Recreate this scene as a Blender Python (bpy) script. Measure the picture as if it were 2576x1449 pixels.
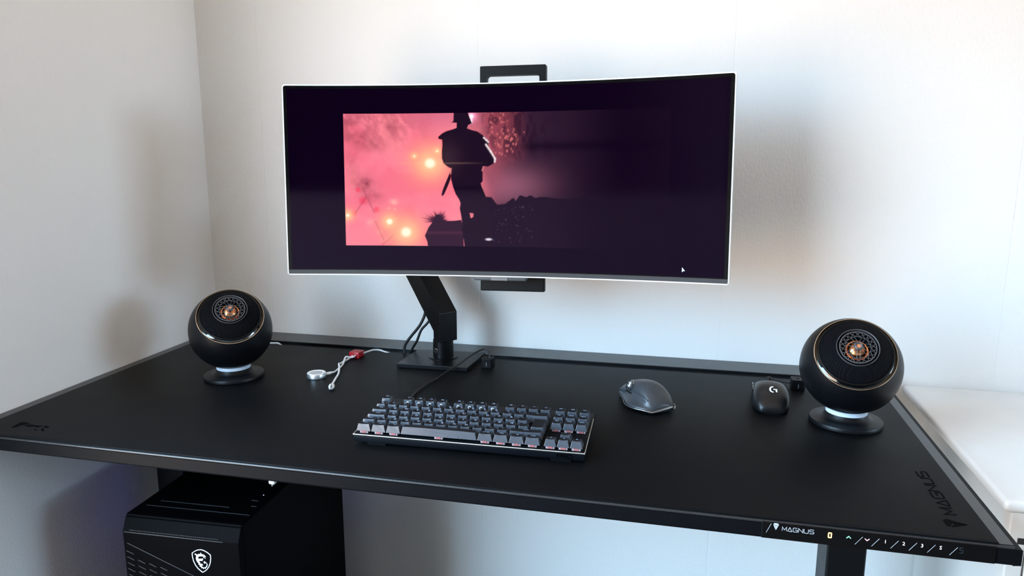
import bpy, bmesh, math, random
import numpy as np
from mathutils import Vector, Matrix, Euler

for o in list(bpy.data.objects):
    bpy.data.objects.remove(o)
scene = bpy.context.scene
COL = scene.collection
R = math.radians
T = 0.65                       # height of the desk surface above the floor
random.seed(4)
rng = np.random.default_rng(7)

# ------------------------------------------------------------------ camera
cam_data = bpy.data.cameras.new('camera')
cam_data.sensor_width = 36.0
cam_data.lens = 1876.1 / 2576 * 36.0
cam_data.clip_start = 0.02
cam = bpy.data.objects.new('camera', cam_data)
cam.location = (1.11898, -1.57844, T + 0.44594)
cam.rotation_euler = (R(79.1668), R(-0.0472), R(13.2795))
COL.objects.link(cam)
scene.camera = cam

# ------------------------------------------------------------------ view, world, daylight
vs = scene.view_settings
vs.view_transform = 'Standard'
vs.look = 'None'
vs.gamma = 1.0
vs.use_curve_mapping = False
vs.exposure = 0.09

# outside: bluish overcast sky above the horizon, warm sunlit ground and facades below it
SKY, GROUND = (9.4, 14.8, 20.0), (9.9, 7.5, 5.6)
world = bpy.data.worlds.new('daylight')
scene.world = world
world.use_nodes = True
wn = world.node_tree
bg = wn.nodes['Background']
w_tc = wn.nodes.new('ShaderNodeTexCoord')
w_sep = wn.nodes.new('ShaderNodeSeparateXYZ')
w_map = wn.nodes.new('ShaderNodeMapRange')
w_map.inputs['From Min'].default_value = -0.06
w_map.inputs['From Max'].default_value = 0.12
w_mix = wn.nodes.new('ShaderNodeMix')
w_mix.data_type = 'RGBA'
w_mix.clamp_factor = True
w_mix.inputs[6].default_value = (*GROUND, 1)
w_mix.inputs[7].default_value = (*SKY, 1)
wn.links.new(w_tc.outputs['Generated'], w_sep.inputs['Vector'])
wn.links.new(w_sep.outputs['Z'], w_map.inputs['Value'])
wn.links.new(w_map.outputs['Result'], w_mix.inputs[0])
wn.links.new(w_mix.outputs[2], bg.inputs['Color'])
bg.inputs['Strength'].default_value = 1.0


def window_portal(name, loc, rot, sx, sy):
    """guides daylight sampling through a window opening; gives off no light of its own"""
    l = bpy.data.lights.new(name, 'AREA')
    l.shape = 'RECTANGLE'
    l.size, l.size_y = sx, sy
    l.cycles.is_portal = True
    o = bpy.data.objects.new(name, l)
    o.location = loc
    o.rotation_euler = rot
    COL.objects.link(o)
    return o


WL = (-2.62, -0.88, 0.15, 1.98)     # y0, y1, z0, z1 of the glazed door opening in the left wall
WR = (-2.70, -0.15, 1.00, 2.38)     # the same for the right wall
RX, RY, RZ = 8.0, -3.9, 2.5         # right wall, rear wall, ceiling
window_portal('left_window_portal', (-0.14, (WL[0] + WL[1]) / 2, (WL[2] + WL[3]) / 2), (0, R(-90), 0), WL[3] - WL[2], WL[1] - WL[0])
window_portal('right_window_portal', (RX + 0.14, (WR[0] + WR[1]) / 2, (WR[2] + WR[3]) / 2), (0, R(90), 0), WR[3] - WR[2], WR[1] - WR[0])

# ------------------------------------------------------------------ helpers: materials
MATS = {}


def mat(name, color, rough=0.5, metal=0.0, spec=0.5, var=0.08, vscale=60.0, bump=0.0, bscale=300.0,
        emit=None, estr=0.0, coat=0.0, alpha=None, rvar=0.06, trans=0.0):
    if name in MATS:
        return MATS[name]
    m = bpy.data.materials.new(name)
    m.use_nodes = True
    nt = m.node_tree
    b = nt.nodes['Principled BSDF']
    tc = nt.nodes.new('ShaderNodeTexCoord')
    nz = nt.nodes.new('ShaderNodeTexNoise')
    nz.inputs['Scale'].default_value = vscale
    nz.inputs['Detail'].default_value = 4
    nt.links.new(tc.outputs['Object'], nz.inputs['Vector'])
    mx = nt.nodes.new('ShaderNodeMix')
    mx.data_type = 'RGBA'
    c = tuple(color)
    mx.inputs[6].default_value = (*[v * (1 - var) for v in c], 1)
    mx.inputs[7].default_value = (*[min(1, v * (1 + var)) for v in c], 1)
    nt.links.new(nz.outputs['Fac'], mx.inputs[0])
    nt.links.new(mx.outputs[2], b.inputs['Base Color'])
    mr = nt.nodes.new('ShaderNodeMapRange')
    mr.inputs['To Min'].default_value = max(0.01, rough - rvar)
    mr.inputs['To Max'].default_value = min(1, rough + rvar)
    nt.links.new(nz.outputs['Fac'], mr.inputs['Value'])
    nt.links.new(mr.outputs['Result'], b.inputs['Roughness'])
    b.inputs['Metallic'].default_value = metal
    b.inputs['Specular IOR Level'].default_value = spec
    b.inputs['Coat Weight'].default_value = coat
    b.inputs['Coat Roughness'].default_value = 0.05
    b.inputs['Transmission Weight'].default_value = trans
    if emit is not None:
        b.inputs['Emission Color'].default_value = (*emit, 1)
        b.inputs['Emission Strength'].default_value = estr
    if bump > 0:
        n2 = nt.nodes.new('ShaderNodeTexNoise')
        n2.inputs['Scale'].default_value = bscale
        n2.inputs['Detail'].default_value = 3
        nt.links.new(tc.outputs['Object'], n2.inputs['Vector'])
        bp = nt.nodes.new('ShaderNodeBump')
        bp.inputs['Strength'].default_value = bump
        bp.inputs['Distance'].default_value = 0.001
        nt.links.new(n2.outputs['Fac'], bp.inputs['Height'])
        nt.links.new(bp.outputs['Normal'], b.inputs['Normal'])
    MATS[name] = m
    return m


def wall_mat():
    m = mat('painted_wallpaper', (0.86, 0.835, 0.80), rough=0.75, spec=0.25, var=0.025, vscale=2.2)
    nt = m.node_tree
    b = nt.nodes['Principled BSDF']
    tc = nt.nodes.new('ShaderNodeTexCoord')
    mp = nt.nodes.new('ShaderNodeMapping')
    mp.inputs['Scale'].default_value = (1, 1, 0.55)
    nt.links.new(tc.outputs['Object'], mp.inputs['Vector'])
    n1 = nt.nodes.new('ShaderNodeTexNoise')
    n1.inputs['Scale'].default_value = 210
    n1.inputs['Detail'].default_value = 5
    n1.inputs['Roughness'].default_value = 0.6
    nt.links.new(mp.outputs['Vector'], n1.inputs['Vector'])
    # wallpaper seams every 0.521 m
    sx = nt.nodes.new('ShaderNodeSeparateXYZ')
    nt.links.new(tc.outputs['Object'], sx.inputs['Vector'])
    a = nt.nodes.new('ShaderNodeMath'); a.operation = 'ADD'; a.inputs[1].default_value = -0.6735 + 0.521 * 4 + 0.2605
    d = nt.nodes.new('ShaderNodeMath'); d.operation = 'MULTIPLY'; d.inputs[1].default_value = 1 / 0.521
    f = nt.nodes.new('ShaderNodeMath'); f.operation = 'FRACT'
    s = nt.nodes.new('ShaderNodeMath'); s.operation = 'SUBTRACT'; s.inputs[1].default_value = 0.5
    ab = nt.nodes.new('ShaderNodeMath'); ab.operation = 'ABSOLUTE'
    lt = nt.nodes.new('ShaderNodeMapRange')
    lt.inputs['From Min'].default_value = 0.0; lt.inputs['From Max'].default_value = 0.004
    lt.inputs['To Min'].default_value = -0.55; lt.inputs['To Max'].default_value = 0.0
    nt.links.new(sx.outputs['X'], a.inputs[0]); nt.links.new(a.outputs[0], d.inputs[0])
    nt.links.new(d.outputs[0], f.inputs[0]); nt.links.new(f.outputs[0], s.inputs[0])
    nt.links.new(s.outputs[0], ab.inputs[0]); nt.links.new(ab.outputs[0], lt.inputs['Value'])
    ad = nt.nodes.new('ShaderNodeMath'); ad.operation = 'ADD'
    nt.links.new(n1.outputs['Fac'], ad.inputs[0]); nt.links.new(lt.outputs['Result'], ad.inputs[1])
    bp = nt.nodes.new('ShaderNodeBump')
    bp.inputs['Strength'].default_value = 0.42
    bp.inputs['Distance'].default_value = 0.0022
    nt.links.new(ad.outputs[0], bp.inputs['Height'])
    nt.links.new(bp.outputs['Normal'], b.inputs['Normal'])
    return m


def weave_mat():
    m = mat('speaker_cloth', (0.0018, 0.0021, 0.0034), rough=0.75, spec=0.08)
    nt = m.node_tree
    b = nt.nodes['Principled BSDF']
    tc = nt.nodes.new('ShaderNodeTexCoord')
    ws = []
    for ax in ('X', 'Y'):
        w = nt.nodes.new('ShaderNodeTexWave')
        w.bands_direction = ax
        w.inputs['Scale'].default_value = 150
        nt.links.new(tc.outputs['Object'], w.inputs['Vector'])
        ws.append(w)
    mu = nt.nodes.new('ShaderNodeMath'); mu.operation = 'MULTIPLY'
    nt.links.new(ws[0].outputs['Fac'], mu.inputs[0]); nt.links.new(ws[1].outputs['Fac'], mu.inputs[1])
    bp = nt.nodes.new('ShaderNodeBump')
    bp.inputs['Strength'].default_value = 0.9
    bp.inputs['Distance'].default_value = 0.0008
    nt.links.new(mu.outputs[0], bp.inputs['Height'])
    nt.links.new(bp.outputs['Normal'], b.inputs['Normal'])
    return m


M_WALL = wall_mat()
M_CEIL = mat('ceiling_paint', (0.82, 0.80, 0.77), 0.85, spec=0.2, bump=0.1, bscale=150)
M_FLOOR = mat('dark_oak_floor', (0.050, 0.034, 0.024), 0.45, var=0.35, vscale=9)
M_WHITE = mat('white_lacquer', (0.78, 0.76, 0.72), 0.35, var=0.03, vscale=8)
M_STONE = mat('white_worktop', (0.80, 0.79, 0.77), 0.22, var=0.05, vscale=14)
M_GAPSHADE = mat('recess_shade', (0.02, 0.018, 0.016), 0.8)
M_STEEL = mat('black_coated_steel', (0.020, 0.021, 0.023), 0.30, spec=0.5, bump=0.05, bscale=900, var=0.12)
M_FRONT = mat('black_edge_steel', (0.0045, 0.005, 0.006), 0.45, spec=0.05, bump=0.04, bscale=700)
M_LEG = mat('black_leg_steel', (0.004, 0.0042, 0.005), 0.42, spec=0.25, bump=0.04, bscale=700)
M_MAT = mat('black_leatherette', (0.0030, 0.0034, 0.0042), 0.52, spec=0.085, bump=0.12, bscale=1400, var=0.35, vscale=9, rvar=0.05)
M_EMB = mat('embossed_leatherette', (0.0005, 0.0005, 0.0006), 0.6, spec=0.02)
M_PANEL = mat('glossy_black_panel', (0.0025, 0.0025, 0.003), 0.10, spec=0.5)
M_BLACK = mat('matt_black_plastic', (0.0045, 0.0047, 0.0053), 0.45, spec=0.14, bump=0.05, bscale=1500)
M_BLACKS = mat('satin_black_aluminium', (0.0024, 0.0026, 0.0032), 0.36, spec=0.22, bump=0.03, bscale=1500)
M_CABLE = mat('black_cable_rubber', (0.008, 0.008, 0.009), 0.45, spec=0.4)
M_WCABLE = mat('white_cable_rubber', (0.80, 0.80, 0.79), 0.40, var=0.03)
M_RED = mat('red_plastic', (0.42, 0.012, 0.018), 0.28, var=0.08)
M_ALU = mat('silver_aluminium', (0.72, 0.74, 0.77), 0.30, metal=0.9, var=0.03)
M_SILVER = mat('silver_monitor_edge', (0.74, 0.75, 0.76), 0.32, metal=0.55, var=0.03)
M_BEZEL = mat('black_glass_bezel', (0.0018, 0.0018, 0.002), 0.12, spec=0.4)
M_CHIN = mat('dark_grey_chin', (0.028, 0.030, 0.033), 0.38, metal=0.2, bump=0.05, bscale=900)
M_GREYP = mat('grey_plastic', (0.11, 0.12, 0.13), 0.45)
M_SHELL = mat('speaker_shell_matt_black', (0.0026, 0.0031, 0.0044), 0.40, spec=0.26, bump=0.04, bscale=2500, var=0.05)
M_GLOSS = mat('piano_black', (0.002, 0.002, 0.002), 0.05, spec=0.6, coat=0.5)
M_GOLD = mat('champagne_ring', (0.72, 0.62, 0.48), 0.22, metal=1.0)
M_COPPER = mat('copper_dome', (0.85, 0.36, 0.16), 0.24, metal=1.0, var=0.05)
M_GRILLE = mat('grille_grey', (0.075, 0.076, 0.085), 0.40, spec=0.5, metal=0.2)
M_CLOTH = weave_mat()
M_HALO = mat('pale_halo_ring', (0.62, 0.70, 0.80), 0.35, emit=(0.55, 0.70, 1.0), estr=0.05)
M_KEY = mat('lit_keycap_side', (0.052, 0.061, 0.078), 0.28, spec=0.8, bump=0.03, bscale=2500, var=0.1)  # daylight on the key fronts put into a lighter, bluish colour
M_KEYTOP = mat('shaded_keycap_top', (0.010, 0.0105, 0.012), 0.55, spec=0.12, bump=0.08, bscale=3000, var=0.1)  # same plastic, darkened to stand for the dimmer key tops
M_KCASE = mat('black_keyboard_case', (0.004, 0.005, 0.007), 0.45, spec=0.10)
M_TRIM = mat('polished_case_edge', (0.85, 0.80, 0.70), 0.40, metal=0.85)
M_SWITCH = mat('clear_switch_housing', (0.42, 0.33, 0.35), 0.25)
M_STEM = mat('red_switch_stem', (0.42, 0.13, 0.13), 0.4)
M_LEGEND = mat('blue_white_legend', (0.34, 0.44, 0.60), 0.5, emit=(0.25, 0.45, 0.9), estr=0.10)
M_GRAPH = mat('graphite_rubber', (0.040, 0.046, 0.054), 0.34, spec=0.5, bump=0.05, bscale=1200, var=0.15)
M_GRAPHM = mat('graphite_metallic_trim', (0.35, 0.36, 0.37), 0.28, metal=0.9)
M_MOUSE = mat('black_mouse_shell', (0.005, 0.0054, 0.0065), 0.36, spec=0.38, bump=0.03, bscale=2500)
M_PRINT = mat('white_print', (0.85, 0.85, 0.86), 0.5, var=0.02)
M_PRINTG = mat('pale_grey_print', (0.50, 0.54, 0.60), 0.5, var=0.03)
M_PRINTL = mat('dim_grey_print', (0.02, 0.028, 0.036), 0.5)
M_TOWER = mat('tower_black', (0.0012, 0.0012, 0.0016), 0.55, spec=0.03)
M_TOWERL = mat('tower_edge_steel', (0.06, 0.064, 0.07), 0.30, metal=0.4)
M_EMBLEM = mat('lit_emblem', (0.7, 0.78, 0.9), 0.4, emit=(0.66, 0.80, 1.0), estr=0.62)
M_LEDO = mat('orange_display', (0.9, 0.5, 0.2), 0.4, emit=(1.0, 0.50, 0.16), estr=2.4)
M_LEDW = mat('white_touch_icon', (0.9, 0.9, 0.9), 0.4, emit=(0.9, 0.95, 1.0), estr=0.75)
M_LEDG = mat('green_touch_icon', (0.3, 0.9, 0.6), 0.4, emit=(0.22, 0.9, 0.55), estr=0.8)
M_LEDP = mat('pink_touch_icon', (0.9, 0.5, 0.5), 0.4, emit=(0.95, 0.50, 0.50), estr=0.8)
M_BLUE = mat('blue_fan_light', (0.1, 0.12, 0.6), 0.4, emit=(0.10, 0.11, 1.0), estr=2.0)
M_GLASS = mat('window_glass', (0.9, 0.95, 1.0), 0.05)

# ------------------------------------------------------------------ helpers: geometry
WM = {}      # world matrix of every object made here


def link(o):
    COL.objects.link(o)
    return o


def empty(name, loc, rot=(0, 0, 0)):
    o = bpy.data.objects.new(name, None)
    o.empty_display_size = 0.05
    o.location = loc
    o.rotation_euler = rot
    link(o)
    WM[o] = Matrix.Translation(loc) @ Euler(rot, 'XYZ').to_matrix().to_4x4()
    return o


def tag(o, label=None, cat=None, group=None, kind=None):
    if label: o['label'] = label
    if cat: o['category'] = cat
    if group: o['group'] = group
    if kind: o['kind'] = kind
    return o


def build(name, bm, m, parent=None, world=True, smooth=False, label=None, angle=40):
    """one mesh object; vertices are given in world space (world=True) or in the parent's space"""
    if parent is not None and world:
        bm.transform(WM[parent].inverted())
    bmesh.ops.recalc_face_normals(bm, faces=bm.faces[:])
    me = bpy.data.meshes.new(name)
    bm.to_mesh(me)
    bm.free()
    for mm in (m if isinstance(m, (list, tuple)) else [m]):
        me.materials.append(mm)
    if smooth:
        me.polygons.foreach_set('use_smooth', [True] * len(me.polygons))
        me.set_sharp_from_angle(angle=R(angle))
    o = bpy.data.objects.new(name, me)
    link(o)
    if parent is not None:
        o.parent = parent
        WM[o] = WM[parent]
    else:
        WM[o] = Matrix.Identity(4)
    if label: o['label'] = label
    return o


def NB():
    return bmesh.new()


def box(bm, a, b, bevel=0.0, seg=2, M=None):
    t = bmesh.new()
    a, b = Vector(a), Vector(b)
    bmesh.ops.create_cube(t, size=1.0)
    for v in t.verts:
        v.co = Vector([(a[i] + b[i]) / 2 + v.co[i] * (b[i] - a[i]) for i in range(3)])
    if bevel > 0:
        bmesh.ops.bevel(t, geom=t.edges[:], offset=bevel, segments=seg, profile=0.5, affect='EDGES')
    if M is not None:
        t.transform(M)
    merge(bm, t)


def merge(bm, t):
    me = bpy.data.meshes.new('tmp')
    t.to_mesh(me)
    t.free()
    bm.from_mesh(me)
    bpy.data.meshes.remove(me)


def prism(bm, pts, d0, d1, M=None, bevel=0.0, seg=2):
    """polygon pts (u,v) -> local x,y ; extruded along local z from d0 to d1 ; then M"""
    t = bmesh.new()
    lo = [t.verts.new((u, v, d0)) for u, v in pts]
    hi = [t.verts.new((u, v, d1)) for u, v in pts]
    n = len(pts)
    t.faces.new(lo[::-1]); t.faces.new(hi)
    for i in range(n):
        t.faces.new((lo[i], lo[(i + 1) % n], hi[(i + 1) % n], hi[i]))
    bmesh.ops.recalc_face_normals(t, faces=t.faces[:])
    if bevel > 0:
        bmesh.ops.bevel(t, geom=t.edges[:], offset=bevel, segments=seg, profile=0.5, affect='EDGES')
    if M is not None:
        t.transform(M)
    merge(bm, t)


def catmull(pts, n=8, closed=False):
    P = [Vector(p) for p in pts]
    out = []
    N = len(P)
    rngi = range(N if closed else N - 1)
    for i in rngi:
        p1, p2 = P[i], P[(i + 1) % N]
        p0 = P[i - 1] if (i > 0 or closed) else p1 * 2 - p2
        p3 = P[(i + 2) % N] if (i + 2 < N or closed) else p2 * 2 - p1
        for k in range(n):
            t = k / n
            out.append(0.5 * ((2 * p1) + (p2 - p0) * t + (2 * p0 - 5 * p1 + 4 * p2 - p3) * t * t
                              + (3 * p1 - p0 - 3 * p2 + p3) * t ** 3))
    if not closed:
        out.append(P[-1])
    return out


def tube(bm, pts, r, sides=10, closed=False, caps=True, M=None):
    P = [Vector(p) for p in pts]
    N = len(P)
    rad = r if isinstance(r, (list, tuple)) else [r] * N
    rings = []
    up = None
    for i, p in enumerate(P):
        if closed:
            tan = (P[(i + 1) % N] - P[i - 1])
        else:
            tan = (P[min(i + 1, N - 1)] - P[max(i - 1, 0)])
        tan.normalize()
        if up is None:
            up = Vector((0, 0, 1)) if abs(tan.z) < 0.9 else Vector((1, 0, 0))
        s = tan.cross(up).normalized()
        up = s.cross(tan).normalized()
        ring = []
        for k in range(sides):
            a = 2 * math.pi * k / sides
            co = p + (s * math.cos(a) + up * math.sin(a)) * rad[i]
            ring.append(bm.verts.new(M @ co if M is not None else co))
        rings.append(ring)
    for i in range(N if closed else N - 1):
        A, B = rings[i], rings[(i + 1) % N]
        for k in range(sides):
            bm.faces.new((A[k], A[(k + 1) % sides], B[(k + 1) % sides], B[k]))
    if caps and not closed:
        bm.faces.new(rings[0][::-1]); bm.faces.new(rings[-1])


def lathe(bm, prof, n=64, M=None, close=False):
    """profile (r,z) revolved round local z"""
    rings = []
    for r, z in prof:
        if r < 1e-6:
            rings.append([bm.verts.new(M @ Vector((0, 0, z)) if M is not None else (0, 0, z))])
        else:
            ring = []
            for k in range(n):
                a = 2 * math.pi * k / n
                co = Vector((r * math.cos(a), r * math.sin(a), z))
                ring.append(bm.verts.new(M @ co if M is not None else co))
            rings.append(ring)
    m = len(rings)
    for i in range(m if close else m - 1):
        A, B = rings[i], rings[(i + 1) % m]
        if len(A) == 1 and len(B) == 1:
            continue
        for k in range(n):
            k2 = (k + 1) % n
            if len(A) == 1:
                bm.faces.new((A[0], B[k], B[k2]))
            elif len(B) == 1:
                bm.faces.new((A[k], A[k2], B[0]))
            else:
                bm.faces.new((A[k], A[k2], B[k2], B[k]))


def frameM(o, u, v):
    """matrix with local x->u, y->v, z->u x v, origin o"""
    u, v = Vector(u).normalized(), Vector(v).normalized()
    w = u.cross(v)
    return Matrix(((u.x, v.x, w.x, o[0]), (u.y, v.y, w.y, o[1]), (u.z, v.z, w.z, o[2]), (0, 0, 0, 1)))


def stroke(bm, pts, w, d0, d1, M, closed=False):
    """flat ribbon of width w along a 2D polyline with mitred corners, extruded d0..d1"""
    n = len(pts)
    P = [Vector((p[0], p[1])) for p in pts]
    L, Rr = [], []
    for i in range(n):
        a = P[i] - P[i - 1] if (i > 0 or closed) else P[1] - P[0]
        b = P[(i + 1) % n] - P[i] if (i < n - 1 or closed) else P[-1] - P[-2]
        a.normalize(); b.normalize()
        na, nb = Vector((-a.y, a.x)), Vector((-b.y, b.x))
        m = (na + nb)
        if m.length < 1e-4: m = na.copy()
        m.normalize()
        k = min(2.2, 1 / max(0.3, m.dot(na)))
        L.append(P[i] + m * (w / 2 * k)); Rr.append(P[i] - m * (w / 2 * k))
    for i in range(n if closed else n - 1):
        j = (i + 1) % n
        q = [L[i], L[j], Rr[j], Rr[i]]
        lo = [bm.verts.new(M @ Vector((c.x, c.y, d0))) for c in q]
        hi = [bm.verts.new(M @ Vector((c.x, c.y, d1))) for c in q]
        bm.faces.new(hi)
        for k in range(4):
            bm.faces.new((lo[k], lo[(k + 1) % 4], hi[(k + 1) % 4], hi[k]))


def text_bm(bm, s, size, M, depth=0.0001, align='CENTER'):
    cu = bpy.data.curves.new('t', 'FONT')
    cu.body = s
    cu.size = size
    cu.align_x = align
    cu.align_y = 'CENTER'
    cu.extrude = depth
    cu.resolution_u = 2
    o = bpy.data.objects.new('t', cu)
    me = o.to_mesh()
    t = bmesh.new()
    t.from_mesh(me)
    o.to_mesh_clear()
    bpy.data.objects.remove(o)
    bpy.data.curves.remove(cu)
    t.transform(M)
    merge(bm, t)


# wide techno capitals, cell 1 x 1 (x right, y up)
WIDE = {
    'M': [[(0, 0), (0, 1), (.5, .25), (1, 1), (1, 0)]],
    'A': [[(0, 0), (.5, 1), (1, 0), (.2, 0)]],
    'G': [[(1, 1), (.12, 1), (0, .85), (0, .15), (.12, 0), (1, 0), (1, .5), (.45, .5)]],
    'N': [[(0, 0), (0, 1), (1, 0), (1, 1)]],
    'U': [[(0, 1), (0, .15), (.12, 0), (.88, 0), (1, .15), (1, 1)]],
    'S': [[(1, 1), (.1, 1), (0, .88), (0, .62), (.1, .52), (.9, .52), (1, .4), (1, .12), (.9, 0), (0, 0)]],
    'P': [[(0, 0), (0, 1), (.9, 1), (1, .9), (1, .55), (.9, .42), (0.1, .42)]],
    'R': [[(0, 0), (0, 1), (.9, 1), (1, .9), (1, .55), (.9, .42), (.1, .42)], [(.55, .42), (1, 0)]],
    'O': [[(.1, 0), (0, .12), (0, .88), (.1, 1), (.9, 1), (1, .88), (1, .12), (.9, 0), (.1, 0)]],
}


def wide_text(bm, s, x, y, cw, ch, gap, lw, M, d=0.0002, slant=0.0):
    for c in s:
        for line in WIDE[c]:
            stroke(bm, [(x + px * cw + slant * py * ch, y + py * ch) for px, py in line], lw, -d * .2, d, M)
        x += cw + gap
    return x


def tri_logo(bm, cx, cy, w, h, M, d=0.0002):
    """downward pointing triangle of three facets parted by a Y-shaped gap"""
    g = 0.05 * w
    top_l, top_r, tip, mid = (-w / 2, h * .36), (w / 2, h * .36), (0, -h / 2), (0, h * .12)
    polys = [
        [(-w / 2 + g, h * .36), (-w * .3, h * .5), (w * .3, h * .5), (w / 2 - g, h * .36), (0, mid[1] + g)],
        [(-w / 2, h * .32), (-g / 2, mid[1] - g * .6), (-g / 2, -h / 2)],
        [(w / 2, h * .32), (g / 2, -h / 2), (g / 2, mid[1] - g * .6)],
    ]
    for p in polys:
        prism(bm, [(cx + a, cy + b) for a, b in p], -d * .2, d, M)


# ------------------------------------------------------------------ the room
def quad_wall(name, pts_boxes, m=M_WALL):
    bm = NB()
    for a, b in pts_boxes:
        box(bm, a, b)
    return tag(build(name, bm, m), kind='structure')


W = 0.12
quad_wall('wall_back', [((-W, 0, 0), (RX + W, W, RZ))])
quad_wall('wall_left', [((-W, RY, 0), (0, WL[0], RZ)), ((-W, WL[1], 0), (0, 0, RZ)),
                        ((-W, WL[0], 0), (0, WL[1], WL[2])), ((-W, WL[0], WL[3]), (0, WL[1], RZ))])
quad_wall('wall_right', [((RX, RY, 0), (RX + W, WR[0], RZ)), ((RX, WR[1], 0), (RX + W, 0, RZ)),
                         ((RX, WR[0], 0), (RX + W, WR[1], WR[2])), ((RX, WR[0], WR[3]), (RX + W, WR[1], RZ))])
M_REAR = mat('darkened_rear_wall', (0.03, 0.024, 0.020), 0.8, spec=0.2, var=0.05, vscale=3)  # unseen wall, darkened to cut bounce and deepen the upper screen reflection
quad_wall('wall_front', [((-W, RY - W, 0), (RX + W, RY, RZ))], M_REAR)
quad_wall('reflection_panel_1', [((0.0, RY, 0.0), (RX, RY + 0.03, 1.28))], M_WHITE)      # unseen pale panel, added to brighten the lower half of the screen reflection
quad_wall('floor', [((-W, RY - W, -0.1), (RX + W, W, 0))], M_FLOOR)
quad_wall('ceiling', [((-W, RY - W, RZ), (RX + W, W, RZ + 0.1))], M_CEIL)


def window(name, x0, x1, y0, y1, z0, z1):
    f = 0.05
    root = empty(name, ((x0 + x1) / 2, (y0 + y1) / 2, z0))
    tag(root, kind='structure')
    bm = NB()
    box(bm, (x0, y0, z0), (x1, y0 + f, z1), .004)
    box(bm, (x0, y1 - f, z0), (x1, y1, z1), .004)
    box(bm, (x0, y0 + f, z0), (x1, y1 - f, z0 + f), .004)
    box(bm, (x0, y0 + f, z1 - f), (x1, y1 - f, z1), .004)
    build('window_frame', bm, M_WHITE, root)


window('window_1', -0.02, 0.02, *WL)
window('window_2', RX - 0.02, RX + 0.02, *WR)

# ------------------------------------------------------------------ desk
DX0, DX1, DY = 0.0, 1.5, -0.6925
desk = tag(empty('standing_desk', (0.75, -0.35, 0)),
           'black steel standing desk with a touch control strip along its front edge', 'desk')
DZ = T - 0.0012                     # steel top around the mat
bm = NB()
# table top: chamfered section swept across, main slab
Mx = Matrix(((0, 0, 1, 0), (1, 0, 0, 0), (0, 1, 0, 0), (0, 0, 0, 1)))
prism(bm, [(DY + .004, DZ - .0235), (DY + .004, DZ), (-0.1015, DZ), (-0.1015, DZ - .0235)], 0.002, 1.4968, Mx)
build('tabletop', bm, M_STEEL, desk)
bm = NB()
prism(bm, [(DY + .0015, DZ - .0235), (DY, DZ - .021), (DY, DZ - .0042), (DY + .0041, DZ - .0042), (DY + .0041, DZ - .0235)], 0.002, 1.4968, Mx)
build('front_edge', bm, M_FRONT, desk)
bm = NB()
tube(bm, [(0.002, DY + .0018, DZ - .0024), (0.75, DY + .0018, DZ - .0024), (1.4968, DY + .0018, DZ - .0024)], .0019, 12)
build('edge_bead', bm, M_STEEL, desk, smooth=True)
# right and left lower ledge
bm = NB()
prism(bm, [(1.4968, DZ - .0022), (1.5052, DZ - .0036), (1.5052, DZ - .0225), (1.4968, DZ - .0235)], 0.1, -DY,
      Matrix(((1, 0, 0, 0), (0, 0, -1, 0), (0, 1, 0, 0), (0, 0, 0, 1))))
build('side_edge', bm, M_FRONT, desk)
# rear channel and lid of the cable tray
bm = NB()
box(bm, (0.002, -0.1015, T - .010), (1.500, -0.070, T - .0065))
build('cable_channel', bm, M_STEEL, desk)
bm = NB()
box(bm, (0.003, -0.0725, T - .0015), (1.500, -0.0015, T + .0008), .0006)
build('cable_tray_lid', bm, M_STEEL, desk)
bm = NB()
box(bm, (0.02, -0.069, T - .11), (1.48, -0.064, T - .0016))
box(bm, (0.02, -0.069, T - .112), (1.48, -0.004, T - .108))
build('cable_tray', bm, M_LEG, desk)
# frame under the top
bm = NB()
box(bm, (0.08, -0.33, T - .062), (1.42, -0.25, T - .025), .003)
build('crossbeam', bm, M_LEG, desk)
for x0 in (0.066, 1.372):
    bm = NB()
    box(bm, (x0, -0.335, 0.03), (x0 + .062, -0.252, T - .025), .003)
    leg = build('leg', bm, M_LEG, desk)
    bm = NB()
    box(bm, (x0 - .008, -0.66, 0.0), (x0 + .070, -0.03, 0.03), .006)
    build('foot', bm, M_LEG, leg)
# control strip
bm = NB()
PY = DY - 0.0016
box(bm, (1.2230, PY, DZ - .0228), (1.4780, DY + .0005, DZ - .0016), .0006)
panel = build('control_panel', bm, M_PANEL, desk)
MF = frameM((0, PY, T), (1, 0, 0), (0, 0, 1))       # local x right, y up, z towards the room
bm = NB()
tri_logo(bm, 1.2392, -.0075, .0068, .0088, MF)
wide_text(bm, 'MAGNUS', 1.2466, -.0118, .0049, .0050, .0013, .0006, MF)
build('lettering', bm, M_PRINTG, panel)
for a, b in [((1.2337, -.0042), (1.2283, -.0165))] + [((x + .0042, -.0085), (x - .0036, -.0190)) for x in
                                                    (1.3325, 1.3507, 1.3714, 1.3911, 1.4106, 1.4340)]:
    bm = NB()
    stroke(bm, [a, b], .00042, 0, .0002, MF)
    build('divider_mark', bm, M_PRINTG, panel)
bm = NB()
dx, dz = 1.3006, -.0110
for s in ([(-.0016, .0030), (.0016, .0030)], [(-.0016, -.0030), (.0016, -.0030)], [(-.0016, -.0030), (-.0016, .0030)],
          [(.0016, -.0030), (.0016, .0030)]):
    stroke(bm, [(dx + p, dz + q) for p, q in s], .0013, 0, .0002, MF)
build('height_display', bm, M_LEDO, panel, label='orange lit digit of the height display')
bm = NB()
stroke(bm, [(1.3190, -.0122), (1.3215, -.0098), (1.3240, -.0122)], .0009, 0, .0002, MF)
build('touch_icon', bm, M_LEDG, panel, label='green up arrow')
bm = NB()
stroke(bm, [(1.3392, -.0103), (1.3417, -.0127), (1.3442, -.0103)], .0009, 0, .0002, MF)
build('touch_icon', bm, M_LEDP, panel, label='pink down arrow')
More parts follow.
